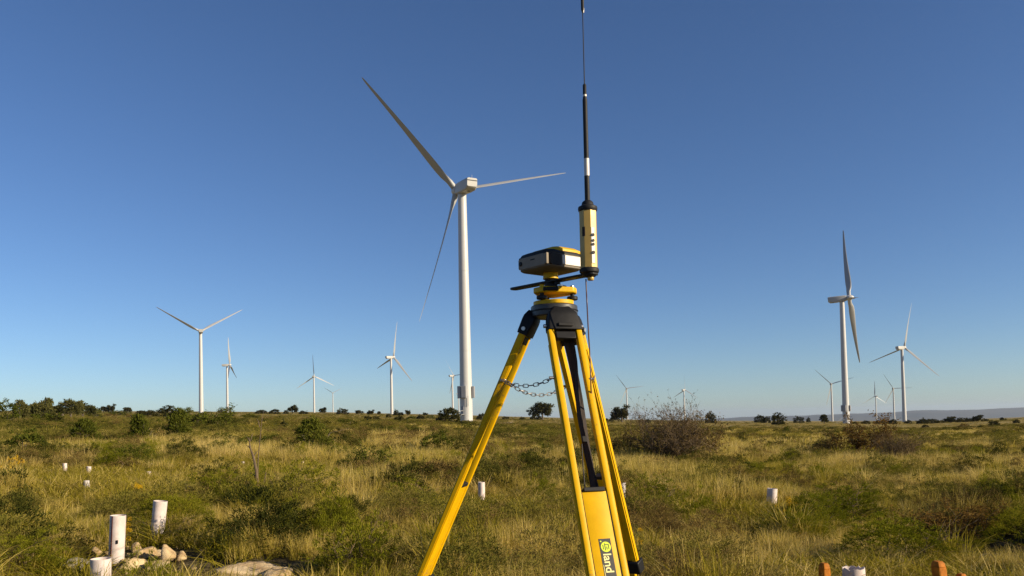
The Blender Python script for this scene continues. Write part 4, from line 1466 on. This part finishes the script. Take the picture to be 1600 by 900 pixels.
for a, b in (((393, 703), (384, 696)), ((400, 745), (390, 740)), ((397, 714), (404, 704)), ((391, 692), (385, 682)), ((392, 690), (396, 676)), ((407, 668), (402, 655))):
    MB().tube([spx(*a), spx((a[0] + b[0]) / 2, (a[1] + b[1]) / 2 - 2, .02), spx(*b, .03)], [.9 * s_, .6 * s_, .25 * s_], 4).build('twig', M_PALEBARK, sap)


def tube_guard(px, y0, y1, wpx, lean_px, label, mat=None, stripe=False, rim=0, cane=False, depth=None, leanback=0.0):
    """hollow plastic tree-guard tube standing in the grass: y0 top, y1 base"""
    p = hit(px, y1) if depth is None else at(px, y1, depth)
    s = p.y / F_PX
    root = empty('tree_guard_tube', p, label, 'tube', 'white tree-guard tubes set out over the heath')
    r, h = wpx * s / 2, (y1 - y0) * s
    ax_ = Vector((lean_px * s, leanback, h))
    n = 28
    R = frame(ax_, Vector((0, 1, 0)))
    H = ax_.length
    rr_ = random.Random(int(px))
    ph = [rr_.uniform(0, 6.28) for _ in range(3)]
    def rad(k, z):
        a = 2 * math.pi * k / n
        return r * (1 + .035 * math.cos(2 * a + ph[0]) * z / H + .02 * math.cos(3 * a + ph[1]))
    rings = []
    zs = [-.12, H * .35, H * .7, H]
    for z in zs:
        rings.append([R @ Vector((rad(k, z) * math.cos(2 * math.pi * k / n), rad(k, z) * math.sin(2 * math.pi * k / n), z + (rim * r * rr_.uniform(-.5, .5) if z == H else 0))) for k in range(n)])
    top = rings[-1]
    th = .93
    axp = R @ Vector((0, 0, H))
    rings.append([axp + (v - axp) * th for v in top])
    rings.append([R @ Vector((rad(k, 0) * th * math.cos(2 * math.pi * k / n), rad(k, 0) * th * math.sin(2 * math.pi * k / n), -.12)) for k in range(n)])
    MB().loft(rings, cap=False).build('tube_wall', mat or M_PVC, root, True)
    if stripe:
        for a0, a1, m in ((250, 259, M_SEAM), (236, 240, M_PVCG)):
            seg = []
            for z in (0, H * .5, H * .995):
                seg.append([R @ Vector(((r * 1.052 + q) * math.cos(math.radians(a)), (r * 1.052 + q) * math.sin(math.radians(a)), z)) for q, a in ((-.006, a0), (.0006, a0), (.0006, (a0 + a1) / 2), (.0006, a1), (-.006, a1))])
            MB().loft(seg).build('seam_stripe', m, root)
        a = math.radians(296)
        MB().box(R @ Vector((r * 1.03 * math.cos(a), r * 1.03 * math.sin(a), H * .45)), (.012, .01, .026), R).build('clip', M_RUBBER, root)
    if cane:
        MB().tube([Vector((0, 0, -.1)), Vector((.004, 0, h * .5)), ax_ * .9], .006, 5).build('cane', M_WOOD, root)
    return root


tube_guard(157, 873.5, 925, 30, 1, 'widest white tube, cut off by the bottom left of the photograph', None)
tube_guard(181.5, 806, 878, 23, 3.5, 'tall white tube with a dark red stripe among the stones', None, True)
tube_guard(244.5, 783.5, 846, 20, 6.5, 'tall white tube leaning right before the green cushion plant', None)
tube_guard(752.5, 753.5, 788, 11, .5, 'white tube standing between the left and front tripod legs', None)
tube_guard(971.5, 754.5, 786, 12, 1, 'white tube just right of the tripod', M_PVCG)
tube_guard(1205, 763.5, 797, 16, 3, 'white tube alone in the grass right of the tripod', None)
tube_guard(1336, 888, 935, 34, -1, 'white tube with a torn rim at bottom right between orange stakes', None, False, .3)
tube_guard(102, 724, 743, 6.5, -1, 'small far white tube, leftmost of the left pair')
tube_guard(138, 729, 747, 7, 1, 'small far white tube, right one of the left pair')
tube_guard(136, 751, 768, 8.5, -1, 'greyish tube half sunk in grass below the left pair', M_PVCG)
tube_guard(233.5, 736.5, 749, 7, -1.5, 'small slanting white tube above the tall leaning tube')
tube_guard(236, 723, 733, 5, 0, 'tiny white tube behind the small slanting tube')
tube_guard(379.5, 721, 729, 4.5, 0, 'tiny white tube left of the dead sapling')
tube_guard(473, 721, 730, 4, 0, 'tiny white tube right of the dead sapling')
tube_guard(76, 684, 693, 3, 0, 'pale speck of a tube right of the nearest left-edge bush')
tube_guard(81, 697, 704, 3.5, 0, 'pale tube low beside the light green left bush')
tube_guard(160, 685, 690, 3, 0, 'white speck of a tube between the left junipers')
tube_guard(598, 704, 711, 3, 0, 'tiny white tube above the leafy shrub, left of two')
tube_guard(606.5, 700, 707, 3, 0, 'tiny white tube above the leafy shrub, right of two')
tube_guard(635.5, 687, 694, 2.5, 0, 'white speck of a tube left of the compact dark bush')
tube_guard(1034, 668, 674, 2.8, 0, 'white speck on the grass left of the tangled shrub')
tube_guard(717, 690, 697, 2.2, 0, 'white speck of a tube behind the left tripod leg')


def stake(px, y0, wpx, lean_px, label, ybase=950):
    p = hit(px, ybase)
    s = p.y / F_PX
    root = empty('orange_stake', p, label, 'stake', 'orange wooden survey stakes')
    h, w = (ybase - y0) * s, wpx * s
    L_ = lean_px * s
    R = Matrix.Rotation(.35, 3, 'Z')
    rings = []
    for z, k in ((-.1, 1), (h - .035, 1), (h - .012, .86), (h, .62)):
        o_ = Vector((L_ * z / h, 0, z))
        rings.append([o_ + R @ Vector((x * k, y * k, 0)) for x, y in rrect(w * .82, w * .82, w * .12, 2)])
    MB().loft(rings[1:]).build('painted_top', M_ORANGE, root, bevel=.003)
    rings2 = [rings[0], [Vector((L_ * (h - .0352) / h, 0, h - .0352)) + (v - Vector((L_ * (h - .035) / h, 0, h - .035))) * .985 for v in rings[1]]]
    MB().loft(rings2).build('shaft', M_ORANGE, root)
    return root


stake(1291, 880.5, 16.5, -1, 'orange stake left of the torn white tube, bottom right')
stake(1476, 877.5, 20, -8, 'thick slanting orange stake right of the bright green shrub')
stake(1501, 897, 16, 3, 'orange stake just showing at the bottom, right of the slanting one')
# thin posts on the right meadow
for x, y0, y1, lab in ((1475, 690, 698, 'thin dark post on the earth bank, right meadow'), (1516.5, 696, 705, 'pale thin post right of the dark one on the earth bank')):
    p = hit(x, y1); s = p.y / F_PX
    ro = empty('fence_post', p, lab, 'post')
    MB().cyl((0, 0, -.1), (0, 0, (y1 - y0) * s), .9 * s, .8 * s, 8).build('shaft', M_WOOD, ro)
    MB().box((.0, 0, (y1 - y0) * s), (2.2 * s, 2.2 * s, .8 * s)).build('cap', M_WOOD, ro)


def rock(px, py, w, h, label, seed, mat=None, name='stone', flat=1.0, group='pale limestone rocks'):
    p = hit(px, py)
    s = p.y / F_PX
    r = rng(seed)
    n, m = 30, 20
    V = []
    ph = r.uniform(0, 50, 3)
    planes = unit(r.normal(size=(10, 3)))
    pd = r.uniform(.36, .72, 10)
    for j in range(m + 1):
        th = math.pi * j / m
        for k in range(n):
            a = 2 * math.pi * k / n
            d_ = np.array([math.sin(th) * math.cos(a), math.sin(th) * math.sin(a), math.cos(th)])
            rr_ = 1.0
            dots = planes @ d_
            for dt, q in zip(dots, pd):
                if dt > .05: rr_ = min(rr_, q / dt)
            rr_ *= 1 + .12 * (float(vnoise(d_[0] * 3 + ph[0], d_[1] * 3 + d_[2] * 2.3 + ph[1], seed)) - .5) + .07 * (float(vnoise(d_[0] * 9 + ph[2], d_[1] * 9 + d_[2] * 7, seed)) - .5)
            V.append(d_ * rr_ * 1.3 * np.array([w * s / 2, w * s / 2 * flat, h * s * .62]))
    q = [(j * n + k, (j + 1) * n + k, (j + 1) * n + (k + 1) % n, j * n + (k + 1) % n) for j in range(m) for k in range(n)]
    me = np_mesh(name, np.array(V), [np.array(q)], False)
    me.materials.append(mat or M_ROCK)
    o = link(bpy.data.objects.new(name, me))
    o.location = (p.x, p.y, p.z + h * s * .36)
    if py > 800: o.scale = (1.12, 1.12, 1.1)
    o.rotation_euler = (0, 0, r.uniform(0, 6.28))
    return tag(o, label, 'rock', group)


for q in [
    (395, 906, 86, 30, 'large pale limestone rock at the bottom edge, left of centre', 1, M_ROCK),
    (352, 908, 40, 22, 'smaller pale rock at the left side of the large limestone rock', 2, M_ROCK),
    (438, 912, 44, 26, 'reddish pale rock at the right side of the large limestone rock', 3, M_ROCK),
    (228, 872, 24, 15, 'flat-topped yellow stone right of the striped tube', 4, M_ROCK),
    (243, 870, 34, 8, 'thin slab lying over the yellow stone', 5, M_ROCK),
    (262, 878, 27, 26, 'upright grey pale stone at the right end of the stone heap', 6, M_ROCK),
    (215, 862, 14, 12, 'small pointed stone leaning beside the striped tube', 7, M_ROCK),
    (208, 887, 38, 16, 'broad grey stone in front of the stone heap', 8, M_ROCK),
    (246, 888, 26, 13, 'low cream stone under the upright one', 9, M_ROCK),
    (282, 876, 20, 12, 'small cream stone at the far right of the stone heap', 10, M_ROCK),
    (165, 846, 22, 8, 'flat pale stone left behind the striped tube', 11, M_ROCK),
    (152, 868, 16, 12, 'yellowish stone between the widest and the striped tube', 12, M_ROCK),
    (112, 896, 40, 20, 'lichen-grey rock left of the widest tube', 13, M_ROCKG),
    (92, 886, 16, 16, 'small yellow lichened rock at the far left of the stones', 14, M_ROCK),
    (574, 813, 20, 6, 'flat white stone lying in the grass left of the tripod', 15, M_ROCK),
    (596, 815, 14, 5, 'small white stone right of the flat white one', 16, M_ROCK),
    (232, 843, 12, 10, 'small grey stone at the foot of the leaning tube', 17, M_ROCKG),
    (1530, 880, 90, 16, 'grey slab lying in the dark hollow', 18, M_ROCKG),
    (1470, 872, 40, 12, 'small grey rock at the left end of the hollow slab', 19, M_ROCKG),
    (4, 663, 12, 6, 'pale rock at the left edge below the wood', 20, M_ROCK),
]:
    rock(*q)

# ------------------------------------------------------------------ grass and heath (uncountable)
LIB = bpy.data.collections.new('tuft_library')            # never linked to the scene: only instanced


def lib(name, meshes):
    c = bpy.data.collections.new(name)
    for i, me in enumerate(meshes):
        o = bpy.data.objects.new('%s_%02d' % (name, i), me)
        c.objects.link(o)
    return c


def scatter(name, label, cat, coll, nvar, P, scale, seed, tilt=.12):
    r = rng(seed)
    n = len(P)
    me = bpy.data.meshes.new(name)
    me.vertices.add(n)
    me.vertices.foreach_set('co', P.astype(np.float32).ravel())
    rot = np.stack([r.normal(0, tilt, n), r.normal(0, tilt, n), r.uniform(0, 6.28, n)], -1).astype(np.float32)
    a = me.attributes.new('rot', 'FLOAT_VECTOR', 'POINT'); a.data.foreach_set('vector', rot.ravel())
    a = me.attributes.new('scl', 'FLOAT_VECTOR', 'POINT'); a.data.foreach_set('vector', scale.astype(np.float32).ravel())
    a = me.attributes.new('pick', 'INT', 'POINT'); a.data.foreach_set('value', r.integers(0, nvar, n).astype(np.int32))
    o = link(bpy.data.objects.new(name, me))
    g = bpy.data.node_groups.new(name + '_nodes', 'GeometryNodeTree')
    g.interface.new_socket('Geometry', in_out='INPUT', socket_type='NodeSocketGeometry')
    g.interface.new_socket('Geometry', in_out='OUTPUT', socket_type='NodeSocketGeometry')
    gi, go = g.nodes.new('NodeGroupInput'), g.nodes.new('NodeGroupOutput')
    ci = g.nodes.new('GeometryNodeCollectionInfo')
    ci.inputs[0].default_value = coll
    ci.inputs[1].default_value = True
    ci.inputs[2].default_value = True
    ip = g.nodes.new('GeometryNodeInstanceOnPoints')
    def na(nm, ty):
        x = g.nodes.new('GeometryNodeInputNamedAttribute'); x.data_type = ty; x.inputs[0].default_value = nm
        return x.outputs[0]
    L_ = g.links.new
    L_(gi.outputs[0], ip.inputs['Points'])
    L_(ci.outputs[0], ip.inputs['Instance'])
    ip.inputs['Pick Instance'].default_value = True
    L_(na('pick', 'INT'), ip.inputs['Instance Index'])
    L_(na('rot', 'FLOAT_VECTOR'), ip.inputs['Rotation'])
    L_(na('scl', 'FLOAT_VECTOR'), ip.inputs['Scale'])
    L_(ip.outputs[0], go.inputs[0])
    md = o.modifiers.new('scatter', 'NODES')
    md.node_group = g
    return tag(o, label, cat, kind='stuff')


def field(seed, n, d0, d1, power=1.0, half=.80, extra=1.5):
    """random ground points in the wedge in front of the camera, between two distances"""
    r = rng(seed)
    u = r.uniform(0, 1, n)
    Y = (d0 ** power + u * (d1 ** power - d0 ** power)) ** (1 / power)
    X = r.uniform(-1, 1, n) * (half * Y + extra)
    return X, Y, r


KEEP = [(hit(184, 893), .34), (hit(246, 864), .40), (hit(752, 797), .8), (hit(972, 796), .8), (hit(1206, 808), 1.1), (hit(157, 905), .6), (hit(1345, 918), .8), (hit(1291, 912), .4), (hit(1476, 912), .4), (hit(102, 747), 1.5), (hit(138, 751), 1.5), (hit(136, 775), 1.0), (hit(233, 757), 1.5), (hit(379.5, 736), 1.3), (hit(473, 737), 1.3), (hit(602, 714), 1.3), (hit(403, 792), .6),
        (hit(212, 878), .50), (hit(258, 884), .42), (hit(175, 884), .32), (hit(215, 910), .44), (hit(262, 910), .40), (hit(395, 914), .56), (hit(350, 912), .3), (hit(275, 858), .5), (hit(120, 892), .3), (hit(1530, 880), .85), (hit(1470, 870), .4)]


KEEP += [(Vector((c.x + .30, c.y - .12, 0)), r_ * .8) for c, r_ in KEEP[:7]]


def clear(X, Y, hard=1.0):
    m = np.ones(len(X), bool)
    for c, r_ in KEEP:
        m &= np.hypot(X - c.x, Y - c.y) > r_ * hard
    return m


def place(X, Y):
    return np.stack([X, Y, ground_z(X, Y)], -1)


def patch(X, Y, s, seed): return vnoise(X / s, Y / s, seed) * .65 + vnoise(X / (s * .37), Y / (s * .37), seed + 1) * .35


# tall bunch grass
straw = lib('straw_tuft', [veg_mesh('straw_tuft', *blades(40 + i, 62, .22, .62, .10 + .02 * i, .0075, .30, 4), V_STRAW) for i in range(5)])
green = lib('green_tuft', [veg_mesh('green_tuft', *blades(60 + i, 60, .18, .50, .10 + .02 * i, .0085, .42, 4), V_GREEN) for i in range(5)])
wide = lib('mat_tuft', [veg_mesh('mat_tuft', *blades(80 + i, 90, .08, .34, .42, .028, .35, 3), V_STRAW) for i in range(4)])
wideg = lib('green_mat_tuft', [veg_mesh('green_mat_tuft', *blades(90 + i, 90, .06, .26, .42, .030, .4, 3), V_GREEN) for i in range(4)])
tuss = lib('tussock', [veg_mesh('tussock', *blades(180 + i, 240, .16, .52, .13, .0085, .55, 5, .8), V_STRAW if i % 2 else V_GREEN) for i in range(6)])
ctuss = lib('coarse_tussock', [veg_mesh('coarse_tussock', *blades(190 + i, 130, .12, .44, .16, .026, .55, 4, .8), V_STRAW if i % 2 else V_GREEN) for i in range(6)])
widedry = lib('dry_mat_tuft', [veg_mesh('dry_mat_tuft', *blades(95 + i, 90, .08, .30, .42, .030, .35, 3), V_DRY) for i in range(4)])
dwarf = lib('dwarf_shrub', [veg_mesh('dwarf_shrub', *crown(210 + i, 150, 32, .060, .013, 'dome', .7, .75, .4), V_DWARF) for i in range(6)])
heath = lib('heath_clump', [veg_mesh('heath_clump', *crown(100 + i, 130, 34, .055, .010, 'dome', .9, .6, .45), V_HEATH) for i in range(5)])
brownl = lib('brown_clump', [veg_mesh('brown_clump', *crown(120 + i, 110, 34, .060, .008, 'dome', .9, .5, .45), V_BROWN) for i in range(4)])
lush = lib('lush_sprig', [veg_mesh('lush_sprig', *crown(140 + i, 130, 30, .075, .010, 'dome', 1.3, .5, .4), V_CUSH) for i in range(4)])
bloom = lib('bloom', [veg_mesh('bloom', *crown(160 + i, 16, 7, .20, .12, 'dome', .5, .9, .3), V_FLOWER) for i in range(2)])

# near: 4.5 - 26 m
X, Y, r = field(1, 40000, 4.4, 32, 1.55)
pz = patch(X, Y, 2.6, 21)
m = (pz > .14) & clear(X, Y)
X1, Y1 = X[m], Y[m]
sc1 = .36 + .60 * r.uniform(.15, 1, m.sum()) * sstep(.38, .72, pz[m])
scatter('straw_grass', 'tall straw-coloured bunch grass over the near ground', 'grass', straw, 5, place(X1, Y1), np.stack([sc1 * 1.1, sc1 * 1.1, sc1], -1), 11)
X, Y, r = field(2, 24000, 4.4, 28, 1.55)
pz = patch(X, Y, 2.2, 33)
m = (pz > .42) & clear(X, Y)
X1, Y1 = X[m], Y[m]
sc1 = .28 + .55 * r.uniform(.2, 1, m.sum()) * sstep(.42, .8, pz[m])
scatter('green_grass', 'green grass tufts mixed into the near ground', 'grass', green, 5, place(X1, Y1), np.stack([sc1 * 1.15, sc1 * 1.15, sc1], -1), 12)
X, Y, r = field(21, 3200, 4.6, 34, 1.45)
pz = patch(X, Y, 1.4, 131)
m = (pz > .42) & clear(X, Y, 1.15)
k = r.uniform(.5, 1.12, m.sum())
scatter('grass_tussocks', 'arching grass tussocks standing over the near turf', 'grass', tuss, 6, place(X[m], Y[m]), np.stack([k, k, k * r.uniform(.7, 1.05, m.sum())], -1), 24, .1)
X, Y, r = field(22, 9000, 24, 140, 1.3)
pz = patch(X, Y, 8, 141)
m = (pz > .42) & clear(X, Y)
k = r.uniform(.6, 1.6, m.sum())
scatter('far_tussocks', 'coarse grass tussocks dotted over the middle ground', 'grass', ctuss, 6, place(X[m], Y[m]), np.stack([k, k, k * r.uniform(.5, .9, m.sum())], -1), 25, .08)
X, Y, r = field(23, 2600, 4.9, 40, 1.5)
pz = patch(X, Y, 1.9, 151)
m = (pz > .57) & clear(X, Y, 1.25)
w_ = r.uniform(.22, .66, m.sum())
scatter('dwarf_shrubs', 'dark dwarf shrubs packed between the near tussocks', 'scrub', dwarf, 6, place(X[m], Y[m]), np.stack([w_, w_, w_ * r.uniform(.5, .85, m.sum())], -1), 26, .1)
X, Y, r = field(24, 9000, 30, 190, 1.35)
pz = patch(X, Y, 5, 161) - .07 * np.clip(X / Y / .4, -1, 1)
m = (pz > .555) & clear(X, Y)
w_ = r.uniform(.3, 1.05, m.sum())
scatter('far_dwarf_shrubs', 'dark dwarf shrubs dotted over the middle ground', 'scrub', dwarf, 6, place(X[m], Y[m]), np.stack([w_, w_, w_ * r.uniform(.4, .65, m.sum())], -1), 27, .05)
X, Y, r = field(3, 3000, 4.8, 30, 1.5)
pz = patch(X, Y, 1.7, 51)
m = (pz > .60) & clear(X, Y, 1.1)
w_ = r.uniform(.25, .70, m.sum())
scatter('low_heath', 'dark olive low heath growing between the grass', 'heath', heath, 5, place(X[m], Y[m]), np.stack([w_, w_, w_ * r.uniform(.45, .75, m.sum())], -1), 13)
X, Y, r = field(4, 2600, 5.0, 32, 1.5)
pz = patch(X, Y, 1.6, 71)
m = (pz > .64) & clear(X, Y, 1.1)
w_ = r.uniform(.25, .70, m.sum())
scatter('brown_heath', 'dry brown heather patches between the grass', 'heath', brownl, 4, place(X[m], Y[m]), np.stack([w_, w_, w_ * r.uniform(.45, .8, m.sum())], -1), 14)
X, Y, r = field(5, 3000, 4.8, 24, 1.5)
pz = patch(X, Y, 1.5, 91)
m = (pz > .65) & clear(X, Y, 1.1)
w_ = r.uniform(.22, .5, m.sum())
scatter('green_undergrowth', 'fresh green undergrowth sprigs in the foreground', 'undergrowth', lush, 4, place(X[m], Y[m]), np.stack([w_, w_, w_ * r.uniform(.6, 1.0, m.sum())], -1), 15)
# middle: 22 - 110 m
X, Y, r = field(6, 30000, 20, 130, 1.25)
pz = patch(X, Y, 7, 23)
m = (pz > .34) & clear(X, Y)
k = r.uniform(.7, 1.5, m.sum())
scatter('meadow_grass', 'pale dry grass over the middle ground', 'grass', wide, 4, place(X[m], Y[m]), np.stack([k, k, k * (.4 + .6 * sstep(.4, .7, pz[m])) * r.uniform(.6, 1.2, m.sum())], -1), 16, .06)
X, Y, r = field(7, 26000, 20, 130, 1.25)
pz = patch(X, Y, 9, 43) - .10 * np.clip(X / Y / .5, -1, 1)
m = (pz > .46) & clear(X, Y)
k = r.uniform(.7, 1.5, m.sum())
scatter('green_meadow', 'greener short grass over the middle ground', 'grass', wideg, 4, place(X[m], Y[m]), np.stack([k, k, k * .7], -1), 17, .06)
X, Y, r = field(8, 12000, 24, 170, 1.3)
pz = patch(X, Y, 4.5, 63) - .13 * np.clip(X / Y / .4, -1, 1)
m = (pz > .53) & clear(X, Y)
w_ = r.uniform(.4, 1.5, m.sum()) 
scatter('middle_heath', 'low olive scrub spread over the middle ground', 'heath', heath, 5, place(X[m], Y[m]), np.stack([w_, w_, w_ * r.uniform(.28, .5, m.sum())], -1), 18, .05)
X, Y, r = field(9, 5000, 24, 170, 1.3)
pz = patch(X, Y, 8, 83) - .10 * np.clip(X / Y / .4, -1, 1)
m = (pz > .54) & clear(X, Y)
w_ = r.uniform(.4, 1.3, m.sum())
scatter('middle_heather', 'brown heather scrub spread over the middle ground', 'heath', brownl, 4, place(X[m], Y[m]), np.stack([w_, w_, w_ * r.uniform(.28, .5, m.sum())], -1), 19, .05)
# far: 110 - 900 m
X, Y, r = field(10, 16000, 120, 900, 1.3)
pz = patch(X, Y, 30, 25) - .16 * np.clip(X / Y / .4, -1, 1)
m = pz > .48
w_ = r.uniform(.8, 2.2, m.sum())
scatter('far_heath', 'low dark scrub dotted over the far slope', 'heath', heath, 5, place(X[m], Y[m]), np.stack([w_, w_, w_ * r.uniform(.25, .4, m.sum())], -1), 20, .02)
X, Y, r = field(12, 26000, 110, 600, 1.2)
w_ = r.uniform(1.2, 3.0, len(X))
scatter('far_grass', 'dry grass over the far slope', 'grass', widedry, 4, place(X, Y), np.stack([w_, w_, r.uniform(.7, 1.3, len(X))], -1), 22, .02)
# upright green scrub breaking up the grass
scrub = lib('green_scrub', [veg_mesh('green_scrub', *crown(230 + i, 120, 30, .075, .020, 'dome', .7, .7, .45), V_JUN if i % 2 else V_DWARF) for i in range(6)])
X, Y, r = field(33, 900, 10, 95, 1.2, .72)
pz = patch(X, Y, 6, 171) - .10 * np.clip(X / Y / .4, -1, 1)
m = (pz > .45) & clear(X, Y, 1.3) & (X / Y < .12)
w_ = r.uniform(.3, .72, m.sum())
scatter('green_scrub', 'small upright green scrub mixed over the left heath', 'scrub', scrub, 6, place(X[m], Y[m]), np.stack([w_, w_, w_ * r.uniform(.5, .8, m.sum())], -1), 33, .06)
# short turf, also where the tall tufts leave off
X, Y, r = field(31, 26000, 4.4, 40, 1.4)
near_keep = ~clear(X, Y, 1.1)
stones = np.zeros(len(X), bool)
for c, r_ in ((hit(212, 876), .50), (hit(262, 884), .42), (hit(215, 905), .40), (hit(262, 908), .36), (hit(165, 880), .3), (hit(395, 910), .50), (hit(1530, 880), .6)):
    stones |= np.hypot(X - c.x, Y - c.y) < r_
m = ~stones & (near_keep | (r.uniform(0, 1, len(X)) < .35))
k = r.uniform(.6, 1.2, m.sum())
scatter('short_turf', 'short dry turf between the taller tufts', 'grass', straw, 5, place(X[m], Y[m]), np.stack([k * 1.3, k * 1.3, k * r.uniform(.16, .34, m.sum())], -1), 29, .12)
# and a patch of it round each far tube
pp = []
for c, r_ in KEEP:
    for _ in range(int(60 * r_ * r_) + 10):
        a_, q_ = r.uniform(0, 6.28), r_ * math.sqrt(r.uniform(0, 1)) * 1.15
        pp.append((c.x + q_ * math.cos(a_), c.y + q_ * math.sin(a_)))
pp = np.array(pp)
sk = np.zeros(len(pp), bool)
for c, r_ in ((hit(212, 876), .50), (hit(262, 884), .42), (hit(215, 905), .40), (hit(262, 908), .36), (hit(165, 880), .3), (hit(395, 910), .50), (hit(1530, 880), .6)):
    sk |= np.hypot(pp[:, 0] - c.x, pp[:, 1] - c.y) < r_
pp = pp[~sk]
k = r.uniform(.7, 1.3, len(pp))
scatter('tube_turf', 'short turf growing round the tubes', 'grass', green, 5, place(pp[:, 0], pp[:, 1]), np.stack([k * 1.3, k * 1.3, k * r.uniform(.2, .42, len(pp))], -1), 30, .12)
# stone chips round the heaps
def chip(seed):
    r = rng(seed)
    V = unit(r.normal(size=(14, 3))) * r.uniform(.7, 1.1, (14, 1)) * np.array([1, .8, .55])
    import bmesh
    bm = bmesh.new()
    for v in V: bm.verts.new(v)
    bmesh.ops.convex_hull(bm, input=bm.verts[:])
    me = bpy.data.meshes.new('stone_chip'); bm.to_mesh(me); bm.free()
    me.materials.append(M_ROCK)
    return me
chips = lib('stone_chip', [chip(300 + i) for i in range(5)])
pts, ks = [], []
rc = random.Random(12)
for cx, cy, n_, sx, sy in ((215, 872, 130, 70, 22), (395, 898, 60, 70, 12), (120, 888, 40, 60, 16), (585, 814, 14, 34, 5), (1520, 872, 60, 110, 22)):
    for _ in range(n_):
        p = hit(cx + rc.gauss(0, sx * .5), min(930, cy + rc.gauss(0, sy * .5)))
        k_ = .008 + .035 * rc.random() ** 3
        pts.append((p.x, p.y, p.z + k_ * .3)); ks.append(k_)
ks = np.array(ks)
scatter('stone_chips', 'small pale limestone chips strewn around the stones', 'gravel', chips, 5, np.array(pts), np.stack([ks, ks, ks], -1), 28, .5)
# yellow bloom specks
pts = []
rb_ = random.Random(9)
for cx, cy, n_, sx, sy in ((20, 745, 12, 40, 5), (200, 868, 5, 6, 5), (1240, 818, 9, 22, 8), (63, 715, 4, 6, 5), (700, 690, 3, 30, 5), (1000, 880, 4, 8, 5), (215, 800, 5, 8, 3)):
    for _ in range(n_):
        p = hit(cx + rb_.gauss(0, sx * .5), cy + rb_.gauss(0, sy * .5))
        pts.append((p.x, p.y, p.z + rb_.uniform(.10, .30)))
pts = np.array(pts)
k = rng(31).uniform(.025, .05, len(pts)) * np.clip(pts[:, 1] / 7, .8, 1.5)
scatter('yellow_flowers', 'small yellow flowers scattered in the heath', 'flowers', bloom, 2, pts, np.stack([k, k, k], -1), 23)
